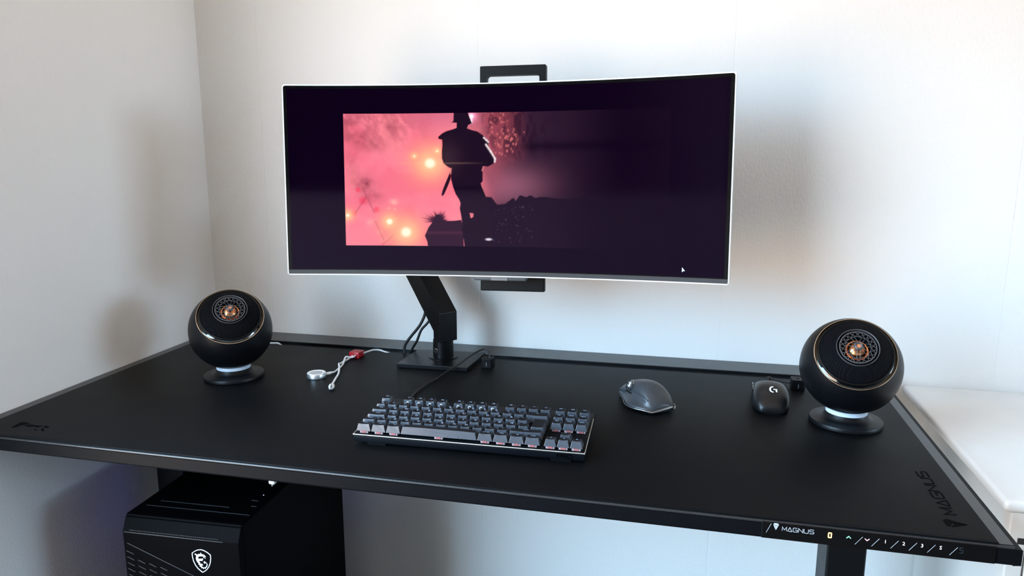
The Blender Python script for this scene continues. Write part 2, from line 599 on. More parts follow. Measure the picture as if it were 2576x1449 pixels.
for s, x in (('1', 1.3616), ('2', 1.3814), ('3', 1.4010), ('S', 1.4206)):
    bm = NB()
    text_bm(bm, s, .0062, MF @ Matrix.Translation((x, -.0115, 0)), .0002)
    build('touch_icon', bm, M_LEDW, panel, label='white ' + ('letter S' if s == 'S' else 'digit ' + s))
bm = NB()
wide_text(bm, 'S', 1.4405, -.0150, .0035, .0065, .001, .0008, MF)
build('dim_icon', bm, M_PRINTL, panel)

# ------------------------------------------------------------------ desk mat
mat_root = tag(empty('desk_mat', (0.75, -0.40, T - .0012)),
               'large black leatherette desk mat covering the desk top, embossed with lettering', 'desk mat')
bm = NB()
box(bm, (0.0245, -0.6900, DZ), (1.4815, -0.1035, T + .0006), .0008, 2)
build('sheet', bm, M_MAT, mat_root, smooth=True)
bm = NB()
x = 0.030
while x < 1.477:
    box(bm, (x, -.6846, T + .0004), (x + .0034, -.6838, T + .0009))
    x += 0.0050
tag(build('stitching', bm, M_BLACK, mat_root), kind='stuff')
MT = frameM((0, 0, T + .0006), (0, 1, 0), (-1, 0, 0))     # local x -> +y (away), local y -> -x
bm = NB()
wide_text(bm, 'MAGNUS', -.6285, -1.4560, .0172, .0132, .0046, .0021, MT, d=.00035, slant=-.10)
build('embossed_lettering', bm, M_EMB, mat_root)
bm = NB()
tri_logo(bm, -.6530, -1.4480, .0205, .0250, MT, d=.00035)
build('embossed_logo', bm, M_EMB, mat_root)
MU = Matrix.Translation((0, 0, T + .0006))
bm = NB()
for poly in ([(0.078, -0.6609), (0.0741, -0.6486), (0.0732, -0.6386), (0.0765, -0.6362), (0.0901, -0.638), (0.0869, -0.6455), (0.0837, -0.6488), (0.0825, -0.6565)],
             [(0.091, -0.6487), (0.095, -0.6427), (0.1069, -0.6438), (0.1207, -0.6425), (0.1168, -0.65), (0.1058, -0.6477), (0.0996, -0.6508)],
             [(0.126, -0.6478), (0.1253, -0.6414), (0.1332, -0.6428), (0.1343, -0.6475)],
             [(0.1183, -0.6586), (0.1229, -0.6567), (0.1261, -0.6592), (0.1239, -0.6613)],
             [(0.1273, -0.654), (0.13, -0.6518), (0.1351, -0.6554), (0.1401, -0.6591), (0.1386, -0.6618)]):
    prism(bm, poly, -.0001, .0003, MU)
build('embossed_emblem', bm, M_EMB, mat_root)

# ------------------------------------------------------------------ white cabinet and worktop on the right
CX0 = 1.553
cab = tag(empty('low_cabinet', (1.95, -.26, 0)), 'cream white low cabinet standing at the right end of the desk', 'cabinet')
bm = NB()
box(bm, (CX0 + .055, -0.495, 0.05), (2.60, -0.003, T - .0422), .002)
build('carcass', bm, M_WHITE, cab)
bm = NB()
box(bm, (CX0 + .0105, -0.512, 0.05), (CX0 + .0325, -0.487, T - .0422), .002)
build('face_stile', bm, M_WHITE, cab)
bm = NB()
box(bm, (CX0 + .0325, -0.495, 0.05), (CX0 + .0555, -0.489, T - .0422))
build('face_return', bm, M_WHITE, cab)
bm = NB()
box(bm, (CX0 + .0105, -0.485, 0.0), (2.59, -0.01, 0.05))
build('plinth', bm, M_WHITE, cab)
bx0 = CX0 + .0355
for i in range(2):
    xa = bx0 + i * .52
    bm = NB()
    box(bm, (xa, -0.512, T - .165), (xa + .512, -0.496, T - .090), .0025)
    dr = build('drawer', bm, M_WHITE, cab)
    bm = NB()
    box(bm, (xa - (.0135 if i == 0 else -.006), -0.5124, T - .0875), (xa + .506, -0.4955, T - .0785))  # solid dark strip painted in for the shade of a recess
    build('finger_gap_shade', bm, M_GAPSHADE, dr)
    bm = NB()
    box(bm, (xa, -0.512, 0.06), (xa + .512, -0.496, T - .169), .0025)
    build('door', bm, M_WHITE, cab)
bm = NB()
box(bm, (CX0, -0.516, T - .042), (2.62, -0.0015, T - .025), .0065, 4)
tag(build('worktop', bm, M_STONE, smooth=True), 'pale polished worktop with rounded edges lying on the cream cabinet', 'worktop')

# ------------------------------------------------------------------ monitor
MON_LOC = (0.78567, -0.29165, T + 0.38480)
MON_ROT = (R(-3.9955), R(-0.6678), R(2.2324))
MW, MH, MR = 0.8137, 0.3522, 1.8
mon = tag(empty('ultrawide_monitor', MON_LOC, MON_ROT),
          'curved ultrawide monitor with thin silver edge showing a soldier in red smoke', 'monitor')


def sag(s):
    return MR * math.cos(s / MR) - MR * math.cos(MW / 2 / MR)


def curved(bm, s0, s1, t0, t1, y0, y1, n=48, cr=0.0):
    """slab following the curve, from depth y0 (room side) to y1; cr rounds the four corners"""
    ss = np.linspace(s0, s1, n + 1).tolist()
    if cr > 0:
        e = [cr * (1 - math.cos(a)) for a in np.linspace(0, math.pi / 2, 5)[1:-1]]
        ss = sorted(set(ss + [s0 + q for q in e] + [s1 - q for q in e] + [s0 + cr, s1 - cr]))
    rows = []
    for s in ss:
        d = 0.0
        if cr > 0:
            q = min(s - s0, s1 - s)
            if q < cr:
                d = cr - math.sqrt(max(0, cr * cr - (cr - q) ** 2))
        nx, ny = -math.sin(s / MR), -math.cos(s / MR)
        bx, by = MR * math.sin(s / MR), sag(s)
        f = lambda y, t: bm.verts.new((bx - nx * y, by - ny * y, t))
        rows.append((f(y0, t0 + d), f(y0, t1 - d), f(y1, t1 - d), f(y1, t0 + d)))
    for a, b in zip(rows[:-1], rows[1:]):
        for k in range(4):
            k2 = (k + 1) % 4
            bm.faces.new((a[k], a[k2], b[k2], b[k]))
    bm.faces.new(rows[0]); bm.faces.new(rows[-1][::-1])


hw, hh = MW / 2, MH / 2
bm = NB()
curved(bm, -hw, hw, -hh, hh, 0.0006, 0.011, 48, .005)
build('silver_edge', bm, M_SILVER, mon, world=False, smooth=True)
bm = NB()
curved(bm, -hw + .0022, hw - .0022, -hh + .0022, hh - .0022, 0.0, 0.0030, 48, .004)
build('bezel', bm, M_BEZEL, mon, world=False, smooth=True)
bm = NB()
curved(bm, -hw + .0025, hw - .0025, -hh + .0022, -hh + .0098, -0.0008, 0.002, 48)
build('chin', bm, M_CHIN, mon, world=False, smooth=True)
bm = NB()
curved(bm, -.22, .22, -.13, .135, 0.011, 0.048, 20, .03)
build('rear_cover', bm, M_GREYP, mon, world=False, smooth=True)
bm = NB()
box(bm, (-0.056, 0.0575, -hh - .0085), (0.046, 0.078, -hh + .03), .004, 3)
lip = build('lower_rear_cover', bm, M_GREYP, mon, world=False, smooth=True)
bm = NB()
box(bm, (-0.0215, 0.0565, -hh - .0080), (0.0105, 0.0585, -hh + .002), .0008)
build('label_tag', bm, mat('label_grey', (.20, .19, .19), .5), lip, world=False)


# --- screen with its picture
def srgb(c):
    c = np.asarray(c, float) / 255
    return np.where(c <= 0.04045, c / 12.92, ((c + 0.055) / 1.055) ** 2.4)


def screen_mat():
    m = mat('oled_screen', (0.0024, 0.0002, 0.0048), 0.07, spec=0.36, var=0.02, rvar=0.005)
    nt = m.node_tree
    b = nt.nodes['Principled BSDF']
    at = nt.nodes.new('ShaderNodeVertexColor')
    at.layer_name = 'picture'
    nt.links.new(at.outputs['Color'], b.inputs['Emission Color'])
    b.inputs['Emission Strength'].default_value = 1.0
    b.inputs['Specular Tint'].default_value = (0.78, 0.62, 1.0, 1)
    return m


def vnoise(x, y, cell, seed, octaves=4):
    out = np.zeros_like(x)
    amp, tot = 1.0, 0.0
    r = np.random.default_rng(seed)
    for o in range(octaves):
        g = r.random((90, 90))
        fx, fy = x / cell + 41, y / cell + 41
        ix, iy = np.floor(fx).astype(int), np.floor(fy).astype(int)
        tx, ty = fx - ix, fy - iy
        tx, ty = tx * tx * (3 - 2 * tx), ty * ty * (3 - 2 * ty)
        ix %= 89; iy %= 89
        v = (g[iy, ix] * (1 - tx) + g[iy, ix + 1] * tx) * (1 - ty) + (g[iy + 1, ix] * (1 - tx) + g[iy + 1, ix + 1] * tx) * ty
        out += v * amp
        tot += amp
        amp *= 0.5
        cell *= 0.5
    return out / tot


def pmask(x, y, poly, soft=0.9):
    P = np.array(poly, float)
    inside = np.zeros(x.shape, bool)
    d2 = np.full(x.shape, 1e9)
    for i in range(len(P)):
        a, b = P[i], P[(i + 1) % len(P)]
        e = b - a
        tt = np.clip(((x - a[0]) * e[0] + (y - a[1]) * e[1]) / max(1e-9, e @ e), 0, 1)
        d2 = np.minimum(d2, (x - a[0] - tt * e[0]) ** 2 + (y - a[1] - tt * e[1]) ** 2)
        if a[1] != b[1]:
            c = ((a[1] > y) != (b[1] > y)) & (x < e[0] * (y - a[1]) / (b[1] - a[1]) + a[0])
            inside ^= c
    d = np.sqrt(d2) * np.where(inside, 1, -1)
    return np.clip(d / soft + 0.5, 0, 1)


BODY = [(-87.8, 125.6), (-88.7, 108.9), (-92.6, 106.5), (-82.4, 105.6), (-82.5, 96.6), (-90.3, 93.9), (-102.0, 90.7), (-109.9, 86.6), (-116.8, 81.0), (-116.8, 77.2), (-110.0, 75.3), (-109.5, 65.9), (-110.6, 52.7), (-110.3, 41.3), (-107.4, 32.7), (-100.6, 27.0), (-93.7, 23.2), (-93.3, 2.3), (-90.0, -10.1), (-85.2, -23.4), (-78.4, -34.0), (-75.9, -40.6), (-77.5, -50.2), (-75.6, -59.8), (-73.7, -71.3), (-72.7, -79.0), (-73.7, -86.8), (-68.0, -121.5), (-12.7, -120.8), (-16.6, -97.8), (-18.5, -67.1), (-22.4, -38.5), (-26.3, -27.2), (-32.2, -13.9), (-38.0, -4.4), (-34.1, 0.3), (-34.1, 20.2), (-32.5, 27.3), (-24.3, 26.2), (-14.6, 31.4), (-10.3, 38.8), (-14.6, 46.4), (-24.3, 65.2), (-23.1, 72.6), (-33.9, 83.0), (-43.6, 89.6), (-53.3, 92.0), (-63.0, 95.5), (-61.1, 101.4), (-53.7, 104.7), (-56.2, 109.4), (-60.0, 119.7), (-61.4, 125.3)]
SCAB = [(-94.2, 20.4), (-92.5, 9.0), (-98.5, -6.3), (-106.5, -23.5), (-109.9, -27.3), (-112.0, -25.4), (-109.8, -16.8), (-104.8, -4.4), (-98.8, 9.0)]
GAPL = [(-58.8, -58.2), (-51.5, -58.7), (-51.9, -65.4), (-56.9, -67.8)]
ROCK = [(-138.5, -122.3), (-139.4, -112.6), (-144.3, -100.9), (-137.1, -85.3), (-131.1, -77.5), (-125.0, -64.9), (-119.1, -60.4), (-113.1, -64.3), (-107.3, -72.9), (-89.5, -72.8), (-74.6, -71.0), (-71.7, -81.0), (-70.0, -121.6)]
BUSH = [(-28.3, -29.1), (-18.5, -29.6), (-12.6, -34.7), (-6.8, -42.7), (6.9, -40.0), (14.6, -35.6), (24.3, -29.9), (27.3, -37.4), (34.0, -26.1), (39.8, -25.1), (45.6, -28.0), (55.3, -26.6), (66.3, -29.8), (84.1, -28.8), (112.8, -31.6), (310, -33.3), (310, -121.9), (-32.4, -124.9)]


def picture(x, y):
    """linear RGB of the running game frame at screen position x,y in millimetres"""
    C = np.zeros(x.shape + (3,))
    mixc = lambda c, m: C.__setitem__(slice(None), C * (1 - m[..., None]) + srgb(c) * m[..., None])
    add = lambda c, m: C.__iadd__(srgb(c) * m[..., None])
    sm = lambda a, b, v: np.clip((v - a) / (b - a), 0, 1) ** 2 * (3 - 2 * np.clip((v - a) / (b - a), 0, 1))
    n1 = vnoise(x, y, 70, 1)
    n2 = vnoise(x * 1.4 + y * .5, y * 1.2, 26, 2)
    n3 = vnoise(x, y, 9, 3, 3)
    C[:] = srgb((250, 128, 148))
    mixc((253, 136, 148), sm(.45, .75, n1))
    mixc((240, 106, 126), sm(.55, .35, n1) * .6)
    # upper-left mauve smoke
    mixc((196, 92, 108), sm(40, 125, y - .05 * x) * sm(.38, .62, n2) * sm(-90, -200, x) * .75)
    mixc((205, 104, 130), sm(70, 125, y) * sm(-190, -120, x) * .8)
    for bx, by, rx, ry, k in ((-207, 100, 13, 20, .6), (-268, 82, 30, 14, .5), (-240, 66, 26, 12, .45), (-258, -4, 20, 16, .75),
                              (-245, -28, 22, 14, .5), (-282, 30, 14, 30, .35), (-280, 108, 24, 10, .45)):
        d = ((x - bx) / rx) ** 2 + ((y - by) / ry) ** 2
        mixc((150, 62, 76), np.exp(-d * 1.1) * k * (.35 + 1.1 * n3))
    # streaks, twigs and blossoms lower left
    for bx, by, r in ((-269.6, -16.1, 5), (-261.2, -36.4, 7.5), (-235.8, -52.8, 6), (-278, -60, 5)):
        mixc((243, 62, 92), np.exp(-(((x - bx) / r) ** 2 + ((y - by) / r) ** 2) ** 2) * .75)
    for bx, by, r, k in ((-201.9, -38.2, 7, .8), (-212, -50, 3, .7), (-201, -52, 2.5, .7), (-247, -77, 8, .4), (-230, -95, 6, .3), (-222, -110, 9, .35)):
        mixc((255, 190, 176), np.exp(-(((x - bx) / r) ** 2 + ((y - by) / (r * .8)) ** 2)) * k * (.3 + n3))
    for (ax, ay), (bx2, by2) in (((-255, -30), (-275, -58)), ((-225, -118), (-200, -98)), ((-262, -10), (-240, -58)), ((-238, -75), (-222, -110))):
        e = np.array([bx2 - ax, by2 - ay]); L = e @ e
        tt = np.clip(((x - ax) * e[0] + (y - ay) * e[1]) / L, 0, 1)
        d = np.hypot(x - ax - tt * e[0], y - ay - tt * e[1])
        mixc((176, 66, 84), np.exp(-(d / 1.6) ** 2) * .5)
    # flares
    def flare(bx, by, r0, r1, k=1.0):
        d = np.hypot(x - bx, (y - by) * 1.1)
        mixc((255, 160, 128), np.exp(-(d / (r1 * 1.7)) ** 2) * .75 * k)
        mixc((255, 205, 150), np.exp(-(d / r1) ** 2) * .85 * k)
        mixc((255, 255, 222), np.exp(-(d / r0) ** 4) * k)
    mixc((255, 175, 130), np.exp(-((y - 32.8) / 1.6) ** 2) * np.exp(-((x + 132) / 45) ** 2) * .6)
    flare(-132.9, 32.8, 9.5, 25)
    flare(-180.0, -94.4, 9.5, 23)
    flare(-211.1, -75.1, 5.5, 13)
    flare(-290.4, -63.7, 3.0, 9)
    flare(-162.3, 45.7, 1.8, 6, .9)
    flare(-119.4, 55.0, 2.0, 7, .9)
    # dark right part: night, tree, haze
    edge = sm(-78, -8, x + (n2 - .5) * 30)
    right = np.zeros_like(C)
    right[:] = srgb((46, 28, 42))
    redk = sm(62, -25, x) * sm(-10, 80, y + (n2 - .5) * 50)
    right += (srgb((150, 66, 78)) - right) * (redk * (.35 + .9 * n2))[..., None]
    tree = sm(.50, .62, vnoise(x * 1.6, y * .6, 11, 9, 3)) * sm(20, 60, y)
    right += (srgb((38, 18, 32)) - right) * (tree * sm(140, 30, x) * .7)[..., None]
    haze = np.exp(-((x - 5) / 75) ** 2) * np.exp(-((y + 8) / 34) ** 2)
    right += (srgb((150, 92, 112)) - right) * (haze * .85)[..., None]
    haze2 = np.exp(-((x + 20) / 30) ** 2) * np.exp(-((y - 25) / 60) ** 2)
    right += (srgb((170, 82, 96)) - right) * (haze2 * .55)[..., None]
    band = np.exp(-((y - 62) / 9) ** 2) * sm(20, 60, x)
    right *= (1 - .6 * band)[..., None]
    fade = sm(230, 40, x) * .93 + .07
    right *= fade[..., None]
    C[:] = C * (1 - edge[..., None]) + right * edge[..., None]
    r = np.random.default_rng(11)
    for k in range(95):                         # lit leaves
        if k < 55:
            bx, by = r.normal(-8, 15), r.uniform(46, 122)
        else:
            bx, by = r.normal(19, 9), r.normal(72, 12)
        rr = r.uniform(.6, 1.9)
        mixc((225, 118, 118), np.exp(-(((x - bx) / rr) ** 2 + ((y - by) / (rr * 1.3)) ** 2)) * r.uniform(.35, .95))
    # lamp by the helmet
    d = np.hypot((x + 55.0), (y - 117))
    add((215, 150, 190), np.exp(-(d / 9) ** 2) * .9)
    mixc((255, 250, 255), np.exp(-(d / 4.2) ** 4))
    mixc((255, 245, 255), np.exp(-((x + 54.6) / 1.4) ** 2) * sm(103, 106, y) * sm(120, 112, y))
    # bushes and ground
    gm = pmask(x, y + (n3 - .5) * 5, BUSH, 1.2)
    mixc((24, 12, 24), gm)
    gm2 = sm(-100, -108, y) * sm(-72, -66, x)
    mixc((24, 12, 26), gm2)
    for k in range(60):
        bx, by, rr = r.uniform(-15, 60), r.uniform(-112, -45), r.uniform(.4, .9)
        mixc((130, 110, 140), np.exp(-(((x - bx) / rr) ** 2 + ((y - by) / rr) ** 2)) * r.uniform(.15, .7))
    # rock with tufts of grass
    rk = pmask(x, y, ROCK, 1.0)
    for k in range(75):
        a0 = r.uniform(-.15, math.pi + .15)
        L = r.uniform(12, 27) * (.72 if a0 < .9 else 1)
        bx, by = -118 + 9 * math.cos(a0), -74 + 7 * math.sin(a0)
        ex, ey = bx + L * math.cos(a0) * (1.05 if a0 > 1.5 else .8), by + L * .72 * math.sin(a0) - r.uniform(0, 4)
        e = np.array([ex - bx, ey - by]); LL = e @ e
        tt = np.clip(((x - bx) * e[0] + (y - by) * e[1]) / LL, 0, 1)
        dd = np.hypot(x - bx - tt * e[0], y - by - tt * e[1])
        mixc((70, 26, 44), np.exp(-(dd / (1.3 * (1.15 - tt))) ** 2) * (.8 - .55 * tt))
    mixc((46, 24, 38), rk)
    add((70, 30, 40), rk * np.exp(-((y + 95) / 3) ** 2) * .5)
    C *= (1 - .96 * sm(40, 215, x) * sm(-5, -45, y))[..., None]
    # soldier
    sc = pmask(x, y, SCAB, .9)
    mixc((34, 16, 24), sc)
    bd = pmask(x, y, BODY, .9) * (1 - pmask(x, y, GAPL, .8))
    mixc((240, 40, 56), np.clip(pmask(x, y, BODY, 4.5) * 1.2, 0, 1) * (1 - pmask(x, y, GAPL, .8)) * sm(-88, -96, x) * .5)
    mixc((24, 13, 22), bd)
    add((60, 42, 44), bd * np.exp(-(((x + 104) / 26) ** 2 + ((y - 42) / 28) ** 2)) * .55)
    add((120, 92, 84), bd * np.exp(-((y - 32.8) / 1.4) ** 2) * sm(-20, -95, x) * .5)
    mixc((10, 4, 12), bd * np.exp(-((y + 13) / 4.5) ** 2) * .8)
    for pts, wd in (([(-32, 78.5), (-27, 74), (-23.5, 70.5)], 1.3), ([(-28.0, 66), (-19, 53.5), (-11, 40.5), (-11.5, 35)], 1.5),
                    ([(-33, 26), (-35, 19)], 1.0), ([(-93.6, 23), (-94.4, 14)], 1.2), ([(-27, -28), (-36, -8)], .7)):
        for a, b in zip(pts[:-1], pts[1:]):
            e = np.array([b[0] - a[0], b[1] - a[1]]); LL = e @ e
            tt = np.clip(((x - a[0]) * e[0] + (y - a[1]) * e[1]) / LL, 0, 1)
            dd = np.hypot(x - a[0] - tt * e[0], y - a[1] - tt * e[1])
            mixc((255, 236, 240) if wd > 1.25 else (230, 130, 130), np.exp(-(dd / wd) ** 2) * .95)
    mixc((235, 225, 240), np.exp(-(((x + 23.0) / 6) ** 2 + ((y + 106.5) / 2.2) ** 2) ** 2) * .9)
    # vignette of the red left edge and bottom
    return np.clip(C, 0, 4)


PX0, PX1, PY0, PY1 = -294.7, 302.6, -119.9, 123.3
nx, ny = 560, 230
gs, gt = np.linspace(PX0, PX1, nx), np.linspace(PY0, PY1, ny)
GX, GY = np.meshgrid(gs, gt)
col = picture(GX, GY)


def screen_mesh(name, sx, ty, colors, depth, parent):
    """sheet following the screen curve, colours stored per vertex"""
    X, Y = np.meshgrid(sx / 1000, ty / 1000)
    n, m = len(sx), len(ty)
    co = np.stack([(MR + 0) * np.sin(X / MR), MR * np.cos(X / MR) - MR * math.cos(MW / 2 / MR) - depth, Y], -1).reshape(-1, 3)
    idx = np.arange(n * m).reshape(m, n)
    f = np.stack([idx[:-1, :-1], idx[:-1, 1:], idx[1:, 1:], idx[1:, :-1]], -1).reshape(-1, 4)
    me = bpy.data.meshes.new(name)
    me.vertices.add(len(co)); me.vertices.foreach_set('co', co.ravel())
    me.loops.add(len(f) * 4); me.loops.foreach_set('vertex_index', f.ravel().astype(np.int32))
    me.polygons.add(len(f)); me.polygons.foreach_set('loop_start', np.arange(0, len(f) * 4, 4, dtype=np.int32))
    me.update(calc_edges=True)
    a = me.color_attributes.new('picture', 'FLOAT_COLOR', 'POINT')
    c4 = np.ones((n * m, 4)); c4[:, :3] = colors.reshape(-1, 3)
    a.data.foreach_set('color', c4.astype(np.float32).ravel())
    me.polygons.foreach_set('use_smooth', [True] * len(f))
    me.materials.append(screen_mat())
    o = bpy.data.objects.new(name, me)
    link(o)
    o.parent = parent
    WM[o] = WM[parent]
    return o


sx = np.linspace(-(hw - .0085) * 1000, (hw - .0085) * 1000, 60)
ty = np.linspace((-hh + .0115) * 1000, (hh - .0078) * 1000, 12)
scr = screen_mesh('screen', sx, ty, np.zeros((len(ty) * len(sx), 3)), 0.0003, mon)
scr['label'] = 'dark glossy curved screen'
pic = screen_mesh('picture', gs, gt, col, 0.0005, scr)
pic['label'] = 'red lit game picture with a soldier seen from behind'
bm = NB()
MS = frameM((0, sag(.328) - .0009, 0), (1, 0, 0), (0, 0, 1))
prism(bm, [(.3258, -.1486), (.3258, -.1572), (.3280, -.1550), (.3312, -.1552)], 0, .0002, MS)
build('mouse_pointer', bm, mat('pointer_glow', (.6, .8, .95), .5, emit=(.42, .66, .88), estr=.8), scr, world=False)

# ------------------------------------------------------------------ monitor arm
arm = tag(empty('monitor_stand', (0.632, -.145, T)), 'black angular monitor stand with a bent arm on a square base plate', 'monitor stand')
zb = T + .0010
bm = NB()
prism(bm, [(0.5545, -0.2090), (0.7035, -0.2040), (0.7090, -0.0885), (0.5600, -0.0960)], zb, zb + .0085, None, .0008)
plate = build('base_plate', bm, M_BLACKS, arm)
bm = NB()
lathe(bm, [(0, .004), (.030, .004), (.030, .0098), (.0215, .0105), (.0212, .046), (0.0, .046)], 48, Matrix.Translation((.6315, -.139, zb)))
post = build('collar', bm, M_BLACKS, arm, smooth=True)
bm = NB()
Mb = frameM((.6315 - .009, -.139 - .0195, zb + .026), (.90, -.42, 0), (0, 0, 1))
lathe(bm, [(.0045, -.002), (.0052, .0005), (.0045, .0014), (.0028, .0014), (.0024, -.001), (0, -.001)], 20, Mb)
build('socket_screw', bm, mat('screw_steel', (.30, .31, .33), .3, metal=1), post, smooth=True)
# bent beam: profile in the plane of the bend, extruded across
hdir = Vector((.80, -.60, 0)).normalized()
Mp = frameM((.6315, -.139, T), hdir, (0, 0, 1))        # local z = across the beam
prof = [(-.0035, .0465), (.0202, .0465), (.0202, .108), (-.120, .248), (-.150, .248), (-.150, .214), (-.0035, .0675)]
bm = NB()
prism(bm, prof, -.0216, .0216, Mp, .0008)
build('lower_arm', bm, M_BLACKS, arm)
ev = Mp @ Vector((-.132, .248, 0))
bm = NB()
lathe(bm, [(0, 0), (.024, 0), (.024, .035), (0, .035)], 32, Matrix.Translation((ev.x, ev.y, ev.z)))
build('elbow', bm, M_BLACKS, arm, smooth=True)
bm = NB()
d = Vector((0.790 - ev.x, -0.175 - ev.y, 0)); L = d.length; d.normalize()
Mu = frameM((ev.x, ev.y, ev.z + .035), d, Vector((0, 0, 1)).cross(d))
box(bm, (-.022, -.018, 0), (L, .018, .034), .002, 2, Mu)
build('upper_arm', bm, M_BLACKS, arm)
# sliding bracket behind the screen (tilted like the screen)
Mk = Matrix.Translation(MON_LOC) @ Euler(MON_ROT).to_matrix().to_4x4()


def rrect(w0, w1, z0, z1, r, n=5):
    pts = []
    for cx, cz, a0 in ((w1 - r, z1 - r, 0), (w0 + r, z1 - r, 90), (w0 + r, z0 + r, 180), (w1 - r, z0 + r, 270)):
        for k in range(n + 1):
            a = R(a0 + 90 * k / n)
            pts.append((cx + r * math.cos(a), cz + r * math.sin(a)))
    return pts


def ring_plate(bm, outer, inner, y0, y1, M):
    """plate with a hole, both loops with equal point counts, in x,z; thickness y0..y1"""
    n = len(outer)
    V = [[bm.verts.new(M @ Vector((p[0], y, p[1]))) for p in loop] for loop in (outer, inner) for y in (y0, y1)]
    for i in range(n):
        j = (i + 1) % n
        of, ob, nf, nb_ = V
        bm.faces.new((of[i], of[j], nf[j], nf[i])); bm.faces.new((ob[i], nb_[i], nb_[j], ob[j]))
        bm.faces.new((of[i], ob[i], ob[j], of[j])); bm.faces.new((nf[i], nf[j], nb_[j], nb_[i]))


KX = -.0510
bm = NB()
ring_plate(bm, rrect(KX, KX + .125, .10, .2140, .0025), rrect(KX + .0125, KX + .1125, .115, .1965, .006), .096, .111, Mk)
build('carry_handle', bm, M_BLACK, arm)
bm = NB()
box(bm, (KX, .096, -.150), (KX + .125, .111, .10), .001, 2, Mk)
build('slide_plate', bm, M_BLACK, arm)
bm = NB()
box(bm, (KX, .096, -.2085), (KX + .125, .111, -.150), .0018, 2, Mk)
build('lower_stop', bm, M_BLACK, arm)
bm = NB()
box(bm, (-.045, .0945, -.045), (.060, .0965, .055), .003, 2, Mk)
build('mount_head', bm, M_BLACK, arm)

# ------------------------------------------------------------------ cables behind the arm
def cable(name, pts, r, m, label, parent=None, n=8, sides=10):
    bm = NB()
    tube(bm, catmull(pts, n), r, sides)
    o = build(name, bm, m, parent, smooth=True)
    if label and parent is None:
        tag(o, label, 'cable')
    return o


P3 = lambda x, y, z: (x, y, T + z)
tag(cable('monitor_cable', [P3(.532, -.103, -.004), P3(.529, -.101, .006), P3(.532, -.100, .020), P3(.5461, -.10, .0394), P3(.5649, -.10, .0626),
                            P3(.5763, -.098, .0860), P3(.580, -.096, .110), P3(.574, -.09, .14)], .0031, M_CABLE,
          'black cable looping out furthest left below the bent stand arm'), group='cables hanging from the monitor stand')
tag(cable('monitor_cable', [P3(.540, -.088, -.004), P3(.5445, -.092, .0085), P3(.5540, -.098, .022), P3(.5596, -.10, .0313), P3(.5692, -.10, .0540), P3(.5832, -.10, .0698),
                            P3(.592, -.10, .084), P3(.596, -.10, .11)], .0028, M_CABLE,
          'straighter black cable close against the stand post'), group='cables hanging from the monitor stand')


# ------------------------------------------------------------------ small black cable holders
def cable_holder(x0, x1, y0, y1, h, label):
    root = tag(empty('cable_holder', ((x0 + x1) / 2, (y0 + y1) / 2, T + .0006)), label, 'cable holder', 'cable holders on the desk mat')
    z = T + .0006
    bm = NB()
    prism(bm, rrect(x0, x1, y0, y1, .004), z, z + h, None, .0006)
    build('block', bm, M_BLACK, root)
    bm = NB()
    tri_logo(bm, (x0 + x1) / 2, (y0 + y1) / 2, .006, .006, Matrix.Translation((0, 0, z + h)), .0002)
    build('embossed_mark', bm, M_EMB, root)
    bm = NB()
    box(bm, ((x0 + x1) / 2 - .0012, y0 - .0007, z + .004), ((x0 + x1) / 2 + .0006, y0 + .001, z + .012), .0003)
    build('slot', bm, M_GREYP, root)


cable_holder(.7220, .7460, -.1715, -.1465, .0195, 'small black cable holder beside the monitor stand base plate')
cable_holder(1.3195, 1.3435, -.1735, -.1465, .0195, 'small black cable holder behind the right ball speaker')

# ------------------------------------------------------------------ keyboard
KB_W, KB_D, PIT = 0.3510, 0.140, 0.01882
kb = tag(empty('keyboard', (0.6410, -0.5965, T + .0060), (R(4.0), 0, R(1.2))),
         'black compact mechanical keyboard with grey keycaps and red switches', 'keyboard')
bm = NB()
box(bm, (0, 0, -.0005), (KB_W, KB_D, .0118), .0015, 2)
case = build('case', bm, M_KCASE, kb, world=False, smooth=True)
bm = NB()
box(bm, (-.0003, -.0003, .0106), (KB_W + .0003, .0009, .0122), .0004, 2)
box(bm, (KB_W - .0009, .0009, .0106), (KB_W + .0003, KB_D - .022, .0122), .0004, 2)
box(bm, (-.0003, .0009, .0106), (.0009, .030, .0122), .0004, 2)
build('polished_edge', bm, M_TRIM, kb, world=False)
for fx in (.02, KB_W - .05):
    bm = NB()
    box(bm, (fx, .004, -.0058), (fx + .03, .012, -.0004), .0006)
    build('rubber_foot', bm, M_BLACK, kb, world=False)
    bm = NB()
    box(bm, (fx, KB_D - .014, -.0145), (fx + .03, KB_D - .006, -.0004), .0006)
    build('rubber_foot', bm, M_BLACK, kb, world=False)
bm = NB()
MFk = frameM((0, -.00005, 0), (1, 0, 0), (0, 0, 1))
wide_text(bm, 'PRO', KB_W - .0395, .0028, .0060, .0050, .0016, .0011, MFk, .0003)
build('case_lettering', bm, M_EMB, case, world=False)

ROWH = [.0100, .0094, .0094, .0100, .0110, .0114]      # keycap heights, front row to function row
ROWT = [-6, -3, -1, 1, 3, 4]                             # tilt of the top, degrees
KZ = .0166
cap_cache = {}


